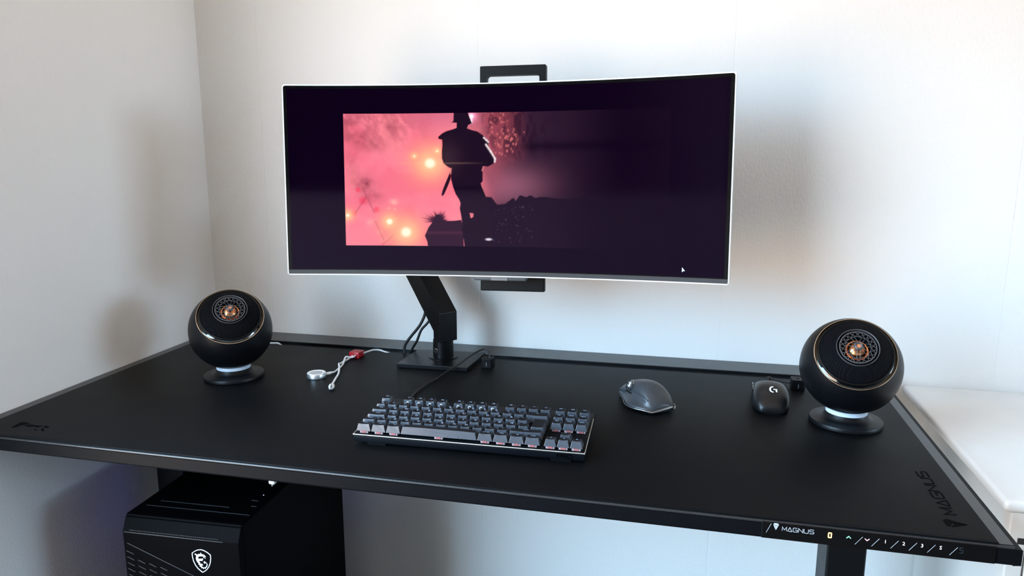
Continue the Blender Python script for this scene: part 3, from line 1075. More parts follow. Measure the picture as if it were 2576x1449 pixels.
def cap_mesh(u, row, lenv=1.0):
    key = (round(u, 3), row, lenv)
    if key in cap_cache:
        return cap_cache[key]
    w, d, h = u * PIT - .0009, lenv * PIT - .0009, ROWH[row]
    bm = NB()
    ix, fi, bi = .0028, .0024, .0048
    tl = math.tan(R(ROWT[row]))
    n = 6
    bot = [bm.verts.new((sx_ * w / 2, sy_ * d / 2, 0)) for sx_, sy_ in ((-1, -1), (1, -1), (1, 1), (-1, 1))]
    yf, yb = -d / 2 + fi, d / 2 - bi
    fr, bk = [], []
    for k in range(n + 1):
        s = k / n * 2 - 1
        dip = -.0007 * (1 - s * s) if u < 4 else (.0006 * (1 - abs(s) ** 6))
        x = s * (w / 2 - ix)
        fr.append(bm.verts.new((x, yf, h + dip + yf * tl)))
        bk.append(bm.verts.new((x, yb, h + dip + yb * tl)))
    for k in range(n):
        bm.faces.new((fr[k], fr[k + 1], bk[k + 1], bk[k]))
    bm.faces.new([bot[0], bot[1]] + fr[::-1])
    bm.faces.new([bot[2], bot[3]] + bk)
    bm.faces.new((bot[1], bot[2], bk[-1], fr[-1]))
    bm.faces.new((bot[3], bot[0], fr[0], bk[0]))
    bmesh.ops.recalc_face_normals(bm, faces=bm.faces[:])
    ed = [e for e in bm.edges if not all(v in bot for v in e.verts) and e.calc_face_angle(0) > .5]
    bmesh.ops.bevel(bm, geom=ed, offset=.0004, segments=2, profile=.5, affect='EDGES')
    me = bpy.data.meshes.new('keycap')
    bm.to_mesh(me); bm.free()
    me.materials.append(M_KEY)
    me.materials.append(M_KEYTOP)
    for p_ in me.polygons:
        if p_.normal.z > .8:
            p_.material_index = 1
    cap_cache[key] = me
    return me


bm = NB()
box(bm, (-.0066, -.0060, 0), (.0066, .0060, .0042), .0008, 1)
swm = bpy.data.meshes.new('switch'); bm.to_mesh(swm); bm.free(); swm.materials.append(M_SWITCH)
bm = NB()
box(bm, (-.0036, -.0068, .0012), (.0036, .0030, .0045), .0003, 1)
stm = bpy.data.meshes.new('stem'); bm.to_mesh(stm); bm.free(); stm.materials.append(M_STEM)

X0 = (KB_W - 18.25 * PIT) / 2 + .0002
ROWY = [.0030 + PIT * .5 + PIT * r for r in range(5)]
ROWY.append(.0030 + PIT * 5.5 + .0035)


def key(x, u, row, text, y=None, lenv=1.0, small=None, icon=False, sw=False):
    cx, cy = X0 + (x + u / 2) * PIT, (ROWY[row] if y is None else y)
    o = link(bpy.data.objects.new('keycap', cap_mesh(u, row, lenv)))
    o.parent = kb
    o.location = (cx, cy, KZ)
    WM[o] = WM[kb]
    h = ROWH[row]
    tl = math.tan(R(ROWT[row]))
    d = lenv * PIT
    if text:
        bm = NB()
        yy = .0018
        Mt = Matrix.Translation((0, yy, h - .00045 + yy * tl)) @ Matrix.Rotation(R(ROWT[row]), 4, 'X')
        sz = .0062 if len(text) == 1 else (.0046 if len(text) <= 2 else .0032)
        text_bm(bm, text, sz, Mt, .00006)
        if small:
            text_bm(bm, small, .0042, Mt @ Matrix.Translation((.0026, -.0036, .0001)), .00006)
        build('legend', bm, M_LEGEND, o, world=False)
    if icon:
        bm = NB()
        Mi = frameM((0, -d / 2 + .0013, h * .52), (1, 0, 0), Vector((0, .0022, h)).normalized())
        lathe(bm, [(.0012, -.0001), (.0012, .0003), (.0024, .0003), (.0024, -.0001)], 16, Mi)
        build('front_icon', bm, M_PRINT, o, world=False)
    if sw:
        s = link(bpy.data.objects.new('switch', swm)); s.parent = kb; s.location = (cx, cy - .0016, .0119); WM[s] = WM[kb]
        s2 = link(bpy.data.objects.new('stem', stm)); s2.parent = s; WM[s2] = WM[kb]


for i, (x, u, tx) in enumerate([(0, 1.25, 'CTRL'), (1.25, 1.25, 'win'), (2.5, 1.25, 'ALT'), (3.75, 6.25, ''), (10, 1.25, 'ALT GR'), (11.25, 1.25, 'FN'),
                                (12.5, 1.25, '='), (13.75, 1.25, 'CTRL'), (15.25, 1, '<'), (16.25, 1, 'v'), (17.25, 1, '>')]):
    key(x, u, 0, tx, sw=True)
x = 0
for u, tx in [(1.25, 'SHIFT'), (1, '<')] + [(1, c) for c in 'ZXCVBNM,.-'] + [(2.75, 'SHIFT')]:
    key(x, u, 1, tx); x += u
key(16.25, 1, 1, '^', sw=True)
x = 0
for u, tx in [(1.75, 'CAPS')] + [(1, c) for c in 'ASDFGHJKL\u00d8\u00c6\''] + [(1.25, 'enter')]:
    if tx == 'enter':
        key(x, 1.25, 2, '', y=ROWY[2] + PIT * .5, lenv=2.0)
    else:
        key(x, u, 2, tx)
    x += u
x = 0
for u, tx in [(1.5, 'TAB')] + [(1, c) for c in 'QWERTYUIOP\u00c5\u00a8']:
    key(x, u, 3, tx); x += u
for k, tx in enumerate(('DEL', 'END', 'PGDN')):
    key(15.25 + k, 1, 3, tx, sw=True)
x = 0
for k, c in enumerate(['\u00a7', '1', '2', '3', '4', '5', '6', '7', '8', '9', '0', '+', '\\']):
    key(x, 1, 4, c, small=['\u00bd', '!', '"', '#', '\u00a4', '%', '&', '/', '(', ')', '=', '?', '`'][k]); x += 1
key(13, 2, 4, '<-')
for k, tx in enumerate(('INS', 'HOME', 'PGUP')):
    key(15.25 + k, 1, 4, tx)
key(0, 1, 5, 'ESC')
for k in range(12):
    key([2, 3, 4, 5, 6.5, 7.5, 8.5, 9.5, 11, 12, 13, 14][k], 1, 5, 'F%d' % (k + 1), icon=k < 8)
for k, tx in enumerate(('PRT', 'SCR', 'PAU')):
    key(15.25 + k, 1, 5, tx)

kc = tag(empty('keyboard_cable', (.68, -.35, T + .0006)), 'thin black cable running from the keyboard back to a small cable holder', 'cable')
cable('cord', [P3(.668, -.456, .0200), P3(.660, -.430, .0120), P3(.654, -.395, .0045), P3(.650, -.350, .0035), P3(.654, -.303, .0035), P3(.661, -.265, .0035), P3(.671, -.225, .008), P3(.6860, -.205, .0155),
               P3(.6965, -.185, .0225), P3(.7075, -.170, .0295), P3(.7180, -.160, .0345), P3(.7275, -.157, .0370), P3(.7345, -.1590, .0345), P3(.7385, -.1640, .0285), P3(.7395, -.1680, .0205)],
      .0017, M_CABLE, None, kc)
bm = NB()
tube(bm, [P3(.670, -.460, .0205), P3(.664, -.443, .0160)], [.0040, .0026], 12)
build('strain_relief', bm, M_CABLE, kc, smooth=True)


# ------------------------------------------------------------------ mice
def loft(bm, sections, nsub=2):
    """sections: list of equal length point lists -> quads, closed round, capped"""
    rings = [[bm.verts.new(p) for p in s] for s in sections]
    n = len(rings[0])
    for A, B in zip(rings[:-1], rings[1:]):
        for k in range(n):
            bm.faces.new((A[k], A[(k + 1) % n], B[(k + 1) % n], B[k]))
    bm.faces.new(rings[0][::-1]); bm.faces.new(rings[-1])
    bmesh.ops.recalc_face_normals(bm, faces=bm.faces[:])


def subsurf(o, lv=2):
    md = o.modifiers.new('smooth', 'SUBSURF')
    md.levels = lv
    md.render_levels = lv
    return o


# ergonomic mouse
em = tag(empty('ergonomic_mouse', (1.0600, -.3050, T + .0006), (0, 0, R(35))),
         'graphite ergonomic mouse with thumb rest and side wheel, to the right of the keyboard', 'computer mouse')


def em_section(y):
    # y: -63 rear .. 63 front (mm)
    t = (y + 63) / 126
    prof_h = np.interp(t, [0, .06, .18, .36, .55, .75, .92, 1], [15, 27, 40, 48.5, 47, 38, 25, 14])
    left = np.interp(t, [0, .06, .2, .36, .52, .66, .82, 1], [22, 33, 45, 51, 46, 36, 31, 24])       # wing
    right = np.interp(t, [0, .06, .2, .5, .8, 1], [20, 29, 35, 37, 35, 27])
    waist = np.interp(t, [0, .1, .3, .5, .7, 1], [18, 27, 31, 29, 28, 22])
    top = np.interp(t, [0, .2, .5, 1], [0, -6, -10, -6])
    hz = prof_h
    wz = min(12, hz * .45)
    pts = [(-left + 8, 1.0), (-left + 1.5, 3.5), (-left, wz * .75), (-left + 4.5, wz), (-waist - 2, min(18, hz * .55)), (-waist + 1, hz * .74),
           (-waist + 9, hz * .94), (top, hz), (right * .35, hz * .96), (right * .72, hz * .80), (right * .93, hz * .52), (right, hz * .24), (right - 2.5, 3.0), (right - 8, 1.0)]
    return [(a * .92 / 1000, y * .92 / 1000, b * .92 / 1000) for a, b in pts]


bm = NB()
loft(bm, [em_section(y) for y in (-63, -59, -50, -36, -20, -4, 14, 32, 48, 58, 63)])
subsurf(build('shell', bm, M_GRAPH, em, world=False, smooth=True, angle=180))
bm = NB()
ed = []
for y in (40, 26, 10, -4, -20, -36, -50, -58, -62.5):
    s = em_section(y); ed.append((s[2][0] - .0006, s[2][1], max(.0042, s[2][2] - .0022)))
ed += [(-.009, -.0596, .0062), (.004, -.0598, .0083), (.015, -.0588, .0092)]
for y in (-61.5, -56, -48):
    s = em_section(y); ed.append((s[11][0] + .0002, s[11][1], s[11][2] + .0005))
cp = catmull(ed, 6)
tube(bm, cp, [.0006 + .0017 * min(1, max(0, (i - len(cp) * .30) / (len(cp) * .35))) * (1 if i < len(cp) * .9 else .7) for i in range(len(cp))], 8)
build('metallic_trim', bm, M_GRAPHM, em, world=False, smooth=True, angle=180)
bm = NB()
for r0, zz in ((0, 0),):
    Mw = frameM((-.0243, .0100, .0327), (0, 1, 0), Vector((.45, 0, .9)).normalized())
    lathe(bm, [(0, -.0048), (.0058, -.0048), (.0066, -.0040), (.0066, -.0016), (.0058, -.0008), (.0058, .0008), (.0066, .0016), (.0066, .0040), (.0058, .0048), (0, .0048)], 28, Mw @ Matrix.Rotation(R(90), 4, 'X'))
build('thumb_wheel', bm, M_GRAPHM, em, world=False, smooth=True)
bm = NB()
Mw2 = frameM((-.0264, .0100, .0327), (0, 1, 0), Vector((.45, 0, .9)).normalized())
lathe(bm, [(.0088, -.001), (.0088, .0012), (.0100, .0012), (.0100, -.001)], 28, Mw2)
build('wheel_surround', bm, M_GRAPHM, em, world=False, smooth=True)
for k in range(2):
    bm = NB()
    box(bm, (-.0022, -.0048, -.0014), (.0016, .0048, .0014), .0007, 2,
        Matrix.Translation((-.0276, .0045 + .0105 * k, .0205)) @ Matrix.Rotation(R(18), 4, 'Y'))
    build('side_button', bm, M_GLOSS, em, world=False, smooth=True)
for k in range(3):      # moulded ridges across the thumb side
    bm = NB()
    pts = []
    for y in np.linspace(2 - 8 * k, -50 + 3 * k, 10):
        s = em_section(y)
        f = (4.9 - .55 * k) - (y + 50) / 100 * .6
        i0 = int(f); q = f - i0
        pts.append((s[i0][0] * (1 - q) + s[i0 + 1][0] * q + .0003, s[i0][1], s[i0][2] * (1 - q) + s[i0 + 1][2] * q - .0004))
    tube(bm, catmull(pts, 3), .00085, 6)
    build('ridge', bm, M_GRAPH, em, world=False, smooth=True, angle=180)
bm = NB()
lathe(bm, [(0, -.004), (.010, -.004), (.0115, -.002), (.0115, .002), (.010, .004), (0, .004)], 28,
      frameM((-.002, .037, .0190), (0, 1, 0), (0, 0, 1)))
build('scroll_wheel', bm, M_ALU, em, world=False, smooth=True)

# gaming mouse
gm = tag(empty('gaming_mouse', (1.2730, -.2560, T + .0006), (0, 0, R(-2))),
         'matt black wireless gaming mouse with white printed mark on its back', 'computer mouse')


def gm_section(y):
    t = (y + 62) / 124
    h = np.interp(t, [0, .05, .15, .3, .45, .6, .8, .95, 1], [12, 21, 31.5, 38.5, 40, 38, 30, 20, 13])
    w = np.interp(t, [0, .05, .15, .32, .55, .75, .92, 1], [17, 25, 30, 31.5, 29, 29, 29.5, 24])
    pts = [(-w + 6, 1), (-w + 1.5, 3), (-w, h * .25), (-w + .3, h * .52), (-w * .90, h * .76), (-w * .66, h * .92), (-w * .32, h * .985), (0, h),
           (w * .32, h * .985), (w * .66, h * .92), (w * .90, h * .76), (w - .3, h * .52), (w, h * .25), (w - 1.5, 3), (w - 6, 1)]
    return [(a / 1000, y / 1000, b / 1000) for a, b in pts]


bm = NB()
loft(bm, [gm_section(y) for y in (-62, -59, -52, -40, -22, -4, 14, 32, 48, 58, 62)])
subsurf(build('shell', bm, M_MOUSE, gm, world=False, smooth=True, angle=180))
bm = NB()
loft(bm, [[(p[0] * .97, p[1] * .985, min(p[2], .0032) - .0018 if p[2] > .002 else .0002) for p in gm_section(y)] for y in (-62, -50, -22, 14, 48, 62)])
build('base', bm, M_BLACK, gm, world=False)
for k in range(2):
    bm = NB()
    box(bm, (-.0014, -.0085, -.0032), (.0012, .0085, .0032), .0010, 2,
        Matrix.Translation((-.0286, .006 + .0185 * k, .0225)) @ Matrix.Rotation(R(6), 4, 'Y'))
    build('side_button', bm, M_GLOSS, gm, world=False, smooth=True)
bm = NB()
lathe(bm, [(0, -.0035), (.010, -.0035), (.011, -.002), (.011, .002), (.010, .0035), (0, .0035)], 28, frameM((0, .040, .0250), (0, 1, 0), (0, 0, 1)))
build('scroll_wheel', bm, M_CABLE, gm, world=False, smooth=True)
bm = NB()
box(bm, (-.0004, .022, .020), (.0004, .060, .0365), 0)
build('button_split', bm, M_EMB, gm, world=False)
# printed mark: a C-shaped arc with a hooked bar, laid on the shell
def on_shell(x, y):
    s = gm_section(y * 1000)
    xs_ = [p[0] for p in s[2:13]]
    zs_ = [p[2] for p in s[2:13]]
    return float(np.interp(x, xs_, zs_))


bm = NB()


def drape(poly_pts, w):
    P = [Vector((a, b)) for a, b in poly_pts]
    quads = []
    for i in range(len(P)):
        a = P[max(0, i - 1)]; b = P[min(len(P) - 1, i + 1)]
        d_ = (b - a).normalized(); nrm = Vector((-d_.y, d_.x))
        quads.append((P[i] + nrm * w / 2, P[i] - nrm * w / 2))
    vs_ = [[bm.verts.new((q.x, q.y, on_shell(q.x, q.y) + .0004)) for q in pr] for pr in quads]
    for A, B in zip(vs_[:-1], vs_[1:]):
        bm.faces.new((A[0], A[1], B[1], B[0]))


lx, ly, lr = .0012, -.0330, .0058
drape([(lx + lr * .75 * math.cos(R(a)), ly + lr * 1.15 * math.sin(R(a))) for a in range(75, 286, 15)], .0028)
drape([(lx + .0010 + .0062 * k / 4, ly + .0006) for k in range(5)], .0028)
drape([(lx + .0060, ly + .0018 - .0078 * k / 4) for k in range(5)], .0026)
build('printed_mark', bm, M_PRINT, gm, world=False, label='white printed letter mark')


# ------------------------------------------------------------------ ball speakers
def speaker(base, centre, elev, azim, label):
    root = tag(empty('ball_speaker', (base[0], base[1], T + .0006)), label, 'speaker', 'ball speakers on the desk')
    Rr = 0.0768
    ax = Vector((math.cos(R(elev)) * math.cos(R(azim)), math.cos(R(elev)) * math.sin(R(azim)), math.sin(R(elev))))
    side = Vector((0, 0, 1)).cross(ax).normalized()
    upv = ax.cross(side)
    C = Vector((centre[0], centre[1], T + centre[2]))
    M = Matrix(((side.x, upv.x, ax.x, C.x), (side.y, upv.y, ax.y, C.y), (side.z, upv.z, ax.z, C.z), (0, 0, 0, 1)))
    S = lambda pr: [(a * Rr, b * Rr) for a, b in pr]
    # foot
    Mb_ = Matrix.Translation((base[0], base[1], T + .0006))
    bm = NB()
    lathe(bm, [(0, 0), (.0545, 0), (.0562, .0012), (.0565, .0060), (.0555, .0078), (.0520, .0084), (.0440, .0086), (.0385, .0100), (.0345, .0140), (.0322, .0192), (0, .0192)], 72, Mb_)
    build('foot', bm, M_SHELL, root, smooth=True)
    bm = NB()
    lathe(bm, [(0, .0185), (.0308, .0185), (.0316, .0192), (.0316, .0236), (.030, .0255), (0, .0255)], 72, Mb_)
    build('halo_ring', bm, M_HALO, root, smooth=True, label='pale ring between ball and foot')
    # shell
    a0 = math.acos(.625)
    prof = [(math.sin(a), math.cos(a)) for a in np.linspace(math.pi, a0, 40)]
    prof[0] = (0, -1)
    prof += [(.772, .612), (.772, .55), (0, .50)]
    bm = NB()
    lathe(bm, S(prof), 96, M)
    shell = build('shell', bm, M_SHELL, root, smooth=True)
    bm = NB()
    lathe(bm, S([(.9905, -.155), (.9975, -.150), (.9955, -.135), (.985, -.140)]), 96, M, close=True)
    build('seam_ring', bm, M_BLACK, shell, smooth=True)
    bm = NB()
    lathe(bm, S([(.772, .612), (.778, .630), (.786, .628), (.790, .616), (.780, .600)]), 96, M, close=True)
    build('champagne_ring', bm, M_GOLD, root, smooth=True)
    bm = NB()
    lathe(bm, S([(.774, .616), (.765, .600), (.735, .612), (.712, .650), (.69, .66), (.69, .55), (.77, .55)]), 96, M, close=True)
    build('gloss_groove', bm, M_GLOSS, root, smooth=True, angle=60)
    bm = NB()
    lathe(bm, S([(.716, .650), (.722, .675), (.716, .700), (.700, .708), (.686, .700), (.686, .650)]), 96, M, close=True)
    build('rim', bm, M_BLACKS, root, smooth=True, angle=60)
    bm = NB()
    lathe(bm, S([(.690, .690), (.66, .728), (.60, .788), (.52, .848), (.44, .898), (.395, .922), (.395, .86), (.69, .60)]), 96, M, close=True)
    build('cloth', bm, M_CLOTH, root, smooth=True, angle=60)
    # tweeter
    bm = NB()
    lathe(bm, S([(.402, .915), (.404, .946), (.396, .955), (.386, .948), (.384, .905)]), 80, M, close=True)
    tw = build('tweeter_ring', bm, M_GRILLE, root, smooth=True, angle=60)
    bm = NB()
    lathe(bm, S([(.386, .918), (.350, .922), (.30, .82), (.22, .78), (0, .78), (0, .70), (.37, .70)]), 64, M, close=False)
    build('tweeter_cup', bm, M_TOWER, tw, smooth=True)
    bm = NB()
    lathe(bm, S([(.190 * math.sin(a), .785 + .140 * math.cos(a)) for a in np.linspace(0.0, math.pi / 2, 14)] + [(.215, .79), (.20, .775)]), 48, M)
    build('copper_dome', bm, M_COPPER, tw, smooth=True, angle=60)
    # filigree grille
    zf = lambda r: .946 + .075 * max(0, (.235 - r) / .165) ** .8 if r < .235 else .946 + (.340 - r) * .0
    g = NB()
    lathe(g, S([(.350, .930), (.350, .950), (.330, .952), (.330, .934)]), 80, M, close=True)
    pol = lambda r, a: (r * Rr * math.cos(a), r * Rr * math.sin(a), zf(r) * Rr)
    w = .0066 * Rr
    NQ = 18
    for k in range(NQ):
        a = 2 * math.pi * k / NQ
        st = 2 * math.pi / NQ
        for sgn in (1, -1):
            tube(g, [pol(.338 - .108 * q, a + sgn * st * 1.05 * q) for q in np.linspace(0, 1, 6)], w, 5, M=M)
    for rr in (.232, .285):
        if rr == .232:
            tube(g, [pol(rr + .010 * math.cos(7 * a), a) for a in np.linspace(0, 2 * math.pi, 85)[:-1]], w * 1.05, 5, closed=True, M=M)
    for k in range(7):
        a = 2 * math.pi * (k + .25) / 7
        for sgn in (1, -1):
            tube(g, [pol(r_, a + sgn * (.030 / max(.07, r_))) for r_ in np.linspace(.235, .080, 8)], w * .95, 5, M=M)
    build('filigree_grille', g, M_GRILLE, tw, smooth=True, angle=60)
    bm = NB()
    lathe(bm, S([(.046, 1.000), (.046, 1.026), (.060, 1.036), (.082, 1.024), (.088, 1.000), (.070, .992)]), 36, M, close=True)
    hub = build('hub', bm, M_GRILLE, tw, smooth=True, angle=60)
    bm = NB()
    lathe(bm, S([(0, 1.012), (.048, 1.008), (.048, .995), (0, .995)]), 24, M)
    build('hub_centre', bm, mat('copper_matt', (.62, .22, .10), .5), hub)
    return root


speaker((.2679, -.3384), (.2678, -.3385, .0960), 44.2, -54.6, 'black ball speaker with copper tweeter near the corner of the walls')
speaker((1.3845, -.3259), (1.3847, -.3259, .0968), 39.1, -93.5, 'black ball speaker with copper tweeter beside the pale worktop')

# ------------------------------------------------------------------ watch charger with red splitter
ch = tag(empty('charging_cable', (.4400, -.22, T + .0006)),
         'white charging cable with round silver watch puck and red splitter box', 'charger')
z0 = T + .0006
bm = NB()
Mq = Matrix.Translation((.4270, -.3055, z0))
lathe(bm, [(0, 0), (.0172, 0), (.0182, .0010), (.0184, .0085), (.0178, .0096), (0, .0096)], 56, Mq)
build('puck_body', bm, M_ALU, ch, smooth=True)
bm = NB()
lathe(bm, [(0, .0089), (.0105, .0090), (.0126, .0098), (.0150, .0106), (.0172, .0102), (.0178, .0094), (0, .0086)], 56, Mq)
build('charging_face', bm, M_WCABLE, ch, smooth=True)
bm = NB()
prism(bm, [(.4290, -.1655), (.4520, -.1672), (.4545, -.1435), (.4310, -.1415)], z0, z0 + .0130, None, .0012, 3)
rb = build('splitter_box', bm, M_RED, ch, smooth=True, label='small red box')
bm = NB()
lathe(bm, [(0, 0), (.0022, 0), (.0022, .0002), (0, .0002)], 16, Matrix.Translation((.4418, -.1540, z0 + .0130)))
build('status_mark', bm, mat('dark_red_mark', (.16, .004, .006), .4), rb)
cable('puck_lead', [P3(.4445, -.2925, .0058), P3(.4480, -.2830, .0050), P3(.4490, -.2720, .0034), P3(.4475, -.2560, .0034), P3(.4445, -.2340, .0034), P3(.4395, -.2140, .0034),
                    P3(.4330, -.1930, .0075), P3(.4315, -.1830, .0080), P3(.4385, -.1790, .0060), P3(.4440, -.1745, .0065), P3(.4440, -.1640, .0070)], .00195, M_WCABLE, None, ch)
bm = NB()
tube(bm, [P3(.4420, -.2950, .0056), P3(.4472, -.2860, .0052)], .0027, 14)
build('puck_sleeve', bm, M_WCABLE, ch, smooth=True)
cable('plug_lead', [P3(.4838, -.3540, .0042), P3(.4770, -.3340, .0034), P3(.4700, -.3100, .0034), P3(.4615, -.2810, .0036), P3(.4510, -.2560, .0078), P3(.4385, -.2320, .0075),
                    P3(.4345, -.2170, .0034), P3(.4345, -.1960, .0034), P3(.4355, -.1830, .0034), P3(.4365, -.1720, .0045), P3(.4375, -.1640, .0060)], .00195, M_WCABLE, None, ch)
bm = NB()
dpl = Vector((.4975 - .4835, -.3865 + .3530, 0)).normalized()
Mpl = frameM((.4830, -.3520, z0 + .0043), dpl, Vector((0, 0, 1)).cross(dpl))
secs = []
for xx, wy, hz in ((0, .0030, .0024), (.004, .0052, .0036), (.012, .0058, .0040), (.019, .0050, .0036), (.0225, .0044, .0030)):
    secs.append([(xx, wy * math.cos(a), hz * math.sin(a)) for a in np.linspace(0, 2 * math.pi, 17)[:-1]])
loft(bm, secs)
bm.transform(Mpl)
plug = build('plug', bm, M_WCABLE, ch, smooth=True)
bm = NB()
box(bm, (.0215, -.0034, -.0012), (.0285, .0034, .0012), .0005, 2, Mpl)
build('plug_tip', bm, M_ALU, plug, smooth=True)
bm = NB()
box(bm, (.0120, -.0009, .0022), (.0262, .0009, .0042), .0003, 1, Mpl)
build('plug_slot', bm, M_CABLE, plug)
cable('tail', [P3(.4515, -.1500, .0068), P3(.4585, -.1330, .0075), P3(.4660, -.1200, .0080), P3(.4760, -.1130, .0065), P3(.4860, -.1110, .0035), P3(.4960, -.1050, -.0010), P3(.505, -.096, -.0040)], .0019, M_WCABLE, None, ch)

# loose white cable end behind the left speaker, and thin cable at the right holder
cable('white_cable_end', [P3(.172, -.110, .0025), P3(.195, -.104, .0026), P3(.212, -.101, .0026), P3(.222, -.098, .0020), P3(.228, -.094, -.004)], .0019, M_WCABLE,
      'short white cable end showing behind the left ball speaker')
cable('thin_black_cable', [P3(1.2860, -.1080, .0022), P3(1.2930, -.1180, .0024), P3(1.3010, -.1300, .0034), P3(1.3100, -.1400, .0050), P3(1.3200, -.1480, .0070)], .0014, M_CABLE,
      'thin glossy black cable leading into the holder by the right speaker')
cable('speaker_cable', [P3(1.3425, -.1620, .0080), P3(1.3520, -.1760, .0060), P3(1.3640, -.2050, .0040), P3(1.3720, -.2600, .0050), P3(1.3760, -.2760, .0060)], .0016, M_WCABLE,
      'pale cable between the right cable holder and the ball speaker')

# ------------------------------------------------------------------ computer tower
PT = T - .170
tw_root = tag(empty('computer_tower', (.309, -.390, 0), (0, 0, R(2.5))),
              'black computer tower with a shield emblem standing under the desk', 'computer')
Mc = WM[tw_root]
x0, x1, y0, y1 = -.1085, .1085, -.2035, .2035
bm = NB()
box(bm, (x0, y0 + .012, .020), (x1, y1, PT), .003, 2)
body = build('case_body', bm, M_TOWER, tw_root, world=False)
bm = NB()
prism(bm, [(y0 + .012, .022), (y0, .030), (y0, PT - .026), (y0 + .010, PT - .004), (y0 + .014, PT - .004), (y0 + .014, .022)], x0 + .001, x1 - .001,
      Matrix(((0, 0, 1, 0), (1, 0, 0, 0), (0, 1, 0, 0), (0, 0, 0, 1))), .001)
front = build('front_panel', bm, M_TOWER, tw_root, world=False)
bm = NB()
box(bm, (x0 + .004, y0 - .0006, PT - .0275), (x1 - .030, y0 + .002, PT - .0263))
box(bm, (x0 + .016, y0 + .045, PT - .0002), (x1 - .006, y0 + .0462, PT + .0006))
box(bm, (x0 + .030, y0 + .064, PT - .0002), (x1 - .055, y0 + .0655, PT + .0006))
Md = frameM((0, y0, 0), (1, 0, 0), (0, 0, 1))
stroke(bm, [(x0 + .008, PT - .047), (x0 + .150, PT - .103)], .0012, -.001, .0006, Md)
build('edge_lines', bm, M_TOWERL, front, world=False)
for k in range(46):
    if k == 0:
        bmx = NB(); box(bmx, (-.0011, -.0006, -.0005), (.0011, .001, .0005)); ventm = bpy.data.meshes.new('vent'); bmx.to_mesh(ventm); bmx.free()
        ventm.materials.append(mat('vent_grey', (.035, .037, .04), .4))
    v = link(bpy.data.objects.new('vent', ventm)); v.parent = front; v.location = (x0 + .016 + k * .0036, y0 - .0002, PT - .0225); WM[v] = WM[tw_root]
bm = NB()
box(bm, (-.0070, -.0006, -.0007), (.0070, .001, .0007))
slm = bpy.data.meshes.new('slat'); bm.to_mesh(slm); bm.free(); slm.materials.append(mat('slat_grey', (.020, .022, .025), .4))
for i in range(8):
    for j in range(11):
        xx = x0 + .012 + i * .0205
        zz = PT - .064 - j * .011 - i * .0042 + (j % 2) * 0
        if zz < PT - .056 - (xx - x0) * .395 and xx < x1 - .010:
            s = link(bpy.data.objects.new('slat', slm)); s.parent = front; s.rotation_euler = (0, R(21.5), 0)
            s.location = (xx, y0 - .0002, zz); WM[s] = WM[tw_root]
for fx in (x0 + .03, x1 - .03):
    for fy in (y0 + .05, y1 - .05):
        bm = NB()
        lathe(bm, [(0, 0), (.014, 0), (.016, .021), (0, .021)], 20, Matrix.Translation((fx, fy, 0)))
        build('rubber_foot', bm, M_TOWER, tw_root, world=False)
bm = NB()
box(bm, (x1 - .030, y0 + .095, PT), (x1 - .018, y0 + .0965, PT + .0008))
box(bm, (x1 - .020, y0 + .075, PT), (x1 - .010, y0 + .0765, PT + .0008))
build('port', bm, M_TOWERL, body, world=False)
bm = NB()
lathe(bm, [(0, 0), (.0008, 0), (.0008, .0006), (0, .0006)], 10, Matrix.Translation((x1 - .020, y0 + .118, PT)))
build('power_light', bm, mat('power_dot', (.5, .5, 1), .4, emit=(.6, .6, 1), estr=2), body, world=False)
for k_, Mfan in enumerate((frameM((x0 - .0005, .02, PT - .11), (0, 1, 0), (0, 0, -1)), frameM((.03, y1 + .0005, PT - .09), (1, 0, 0), (0, 0, -1)))):
    bm = NB()
    lathe(bm, [(.048, 0), (.048, .003), (.056, .003), (.056, 0)], 40, Mfan)
    build('fan_light', bm, M_BLUE, body, world=False)
# emblem (seen at the front, local x right, y up)
Me = frameM((.0378, y0 - .0004, PT - .0648), (1, 0, 0), (0, 0, 1))
bm = NB()
half = [(0, .0205), (.0062, .0192), (.0115, .0165), (.0168, .0125)]
side_ = [(.0168, .0060), (.0155, -.0015), (.0125, -.0090), (.0080, -.0150), (.0030, -.0190), (0, -.0208)]
sh = [(p, q) for p, q in half] + side_
sh = sh + [(-p, q) for p, q in reversed(sh[1:-1])]
stroke(bm, sh, .0011, -.0003, .0004, Me, closed=True)
emb = build('shield_emblem', bm, M_EMBLEM, front, world=False, label='pale lit shield outline')


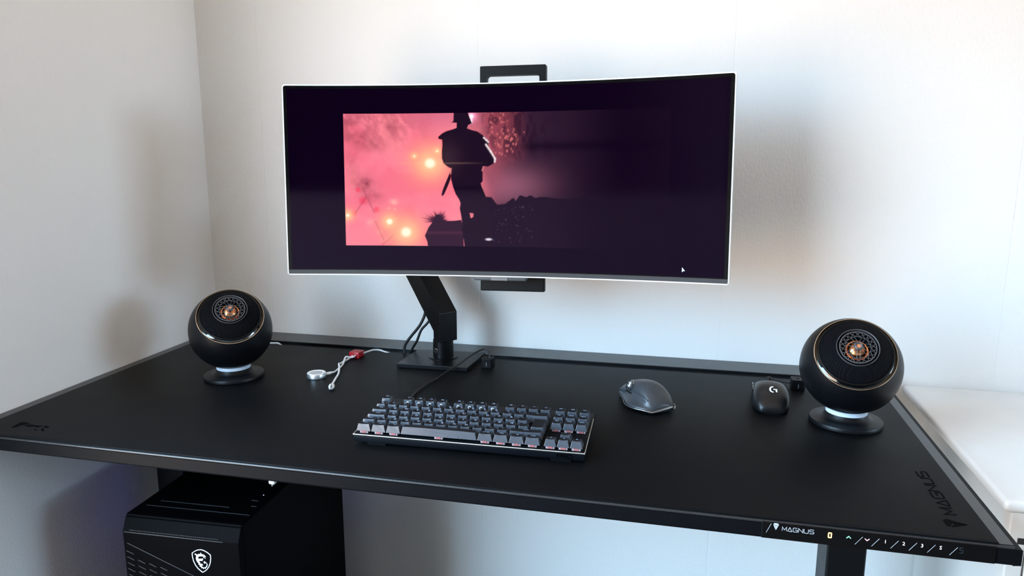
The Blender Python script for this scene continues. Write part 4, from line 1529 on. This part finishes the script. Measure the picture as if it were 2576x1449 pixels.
def tapered(bm, pts, ws, M):
    n = len(pts)
    P = [Vector(p) for p in pts]
    pair = []
    for i in range(n):
        d_ = (P[min(n - 1, i + 1)] - P[max(0, i - 1)]).normalized()
        nr = Vector((-d_.y, d_.x))
        pair.append((P[i] + nr * ws[i] / 2, P[i] - nr * ws[i] / 2))
    for a, b in zip(pair[:-1], pair[1:]):
        bm.faces.new([bm.verts.new(M @ Vector((c.x, c.y, .0004))) for c in (a[0], a[1], b[1], b[0])])


bm = NB()
z = lambda a, b: ((a - 605) / 1628 * .074 - .0005, -(b - 765) / 1449 * .072)
spine = [z(795, 600), z(720, 560), z(620, 548), z(520, 560), z(450, 610), z(430, 690), z(450, 770), z(505, 850), z(545, 925), z(590, 985), z(660, 1018), z(735, 1008), z(790, 960), z(822, 890), z(815, 830), z(760, 790)]
tapered(bm, spine, [.0010, .0034, .0042, .0044, .0040, .0044, .0042, .0036, .0030, .0024, .0020, .0018, .0015, .0012, .0009, .0008], Me)
for tri in ([(700, 600), (800, 670), (690, 630)], [(600, 560), (590, 445), (660, 545)], [(430, 600), (340, 540), (380, 510), (460, 560)],
            [(480, 700), (690, 670), (640, 760), (500, 770)], [(560, 890), (610, 860), (665, 915), (580, 940)], [(680, 820), (730, 750), (760, 800), (750, 855)],
            [(500, 870), (460, 910), (520, 905)], [(545, 950), (505, 985), (570, 975)], [(600, 1000), (570, 1040), (630, 1015)], [(640, 1010), (652, 1070), (680, 1015)],
            [(720, 1005), (750, 1050), (760, 995)], [(785, 950), (832, 970), (805, 920)], [(815, 880), (860, 888), (820, 850)]):
    bm.faces.new([bm.verts.new(Me @ Vector((*z(a, b), .0004))) for a, b in tri])
build('dragon_emblem', bm, M_EMBLEM, front, world=False, label='pale lit curled dragon')

# white plug hanging under the desk edge above the tower
wp = tag(empty('white_plug', (.434, -.495, T - .15)), 'small white plug with metal tip hanging under the desk above the tower', 'plug')
bm = NB()
box(bm, (.4300, -.5000, T - .1330), (.4420, -.4900, T - .1080), .0025, 3)
build('plug_body', bm, M_WCABLE, wp, smooth=True)
bm = NB()
tube(bm, [(.4345, -.495, T - .1325), (.4345, -.495, T - .1375)], .0016, 10)
build('tip', bm, M_ALU, wp, smooth=True)
bm = NB()
tube(bm, catmull([(.437, -.495, T - .109), (.437, -.49, T - .08), (.45, -.44, T - .045), (.47, -.38, T - .035), (.47, -.34, T - .030)], 6), .0018, 8)
build('lead', bm, M_WCABLE, wp, smooth=True)
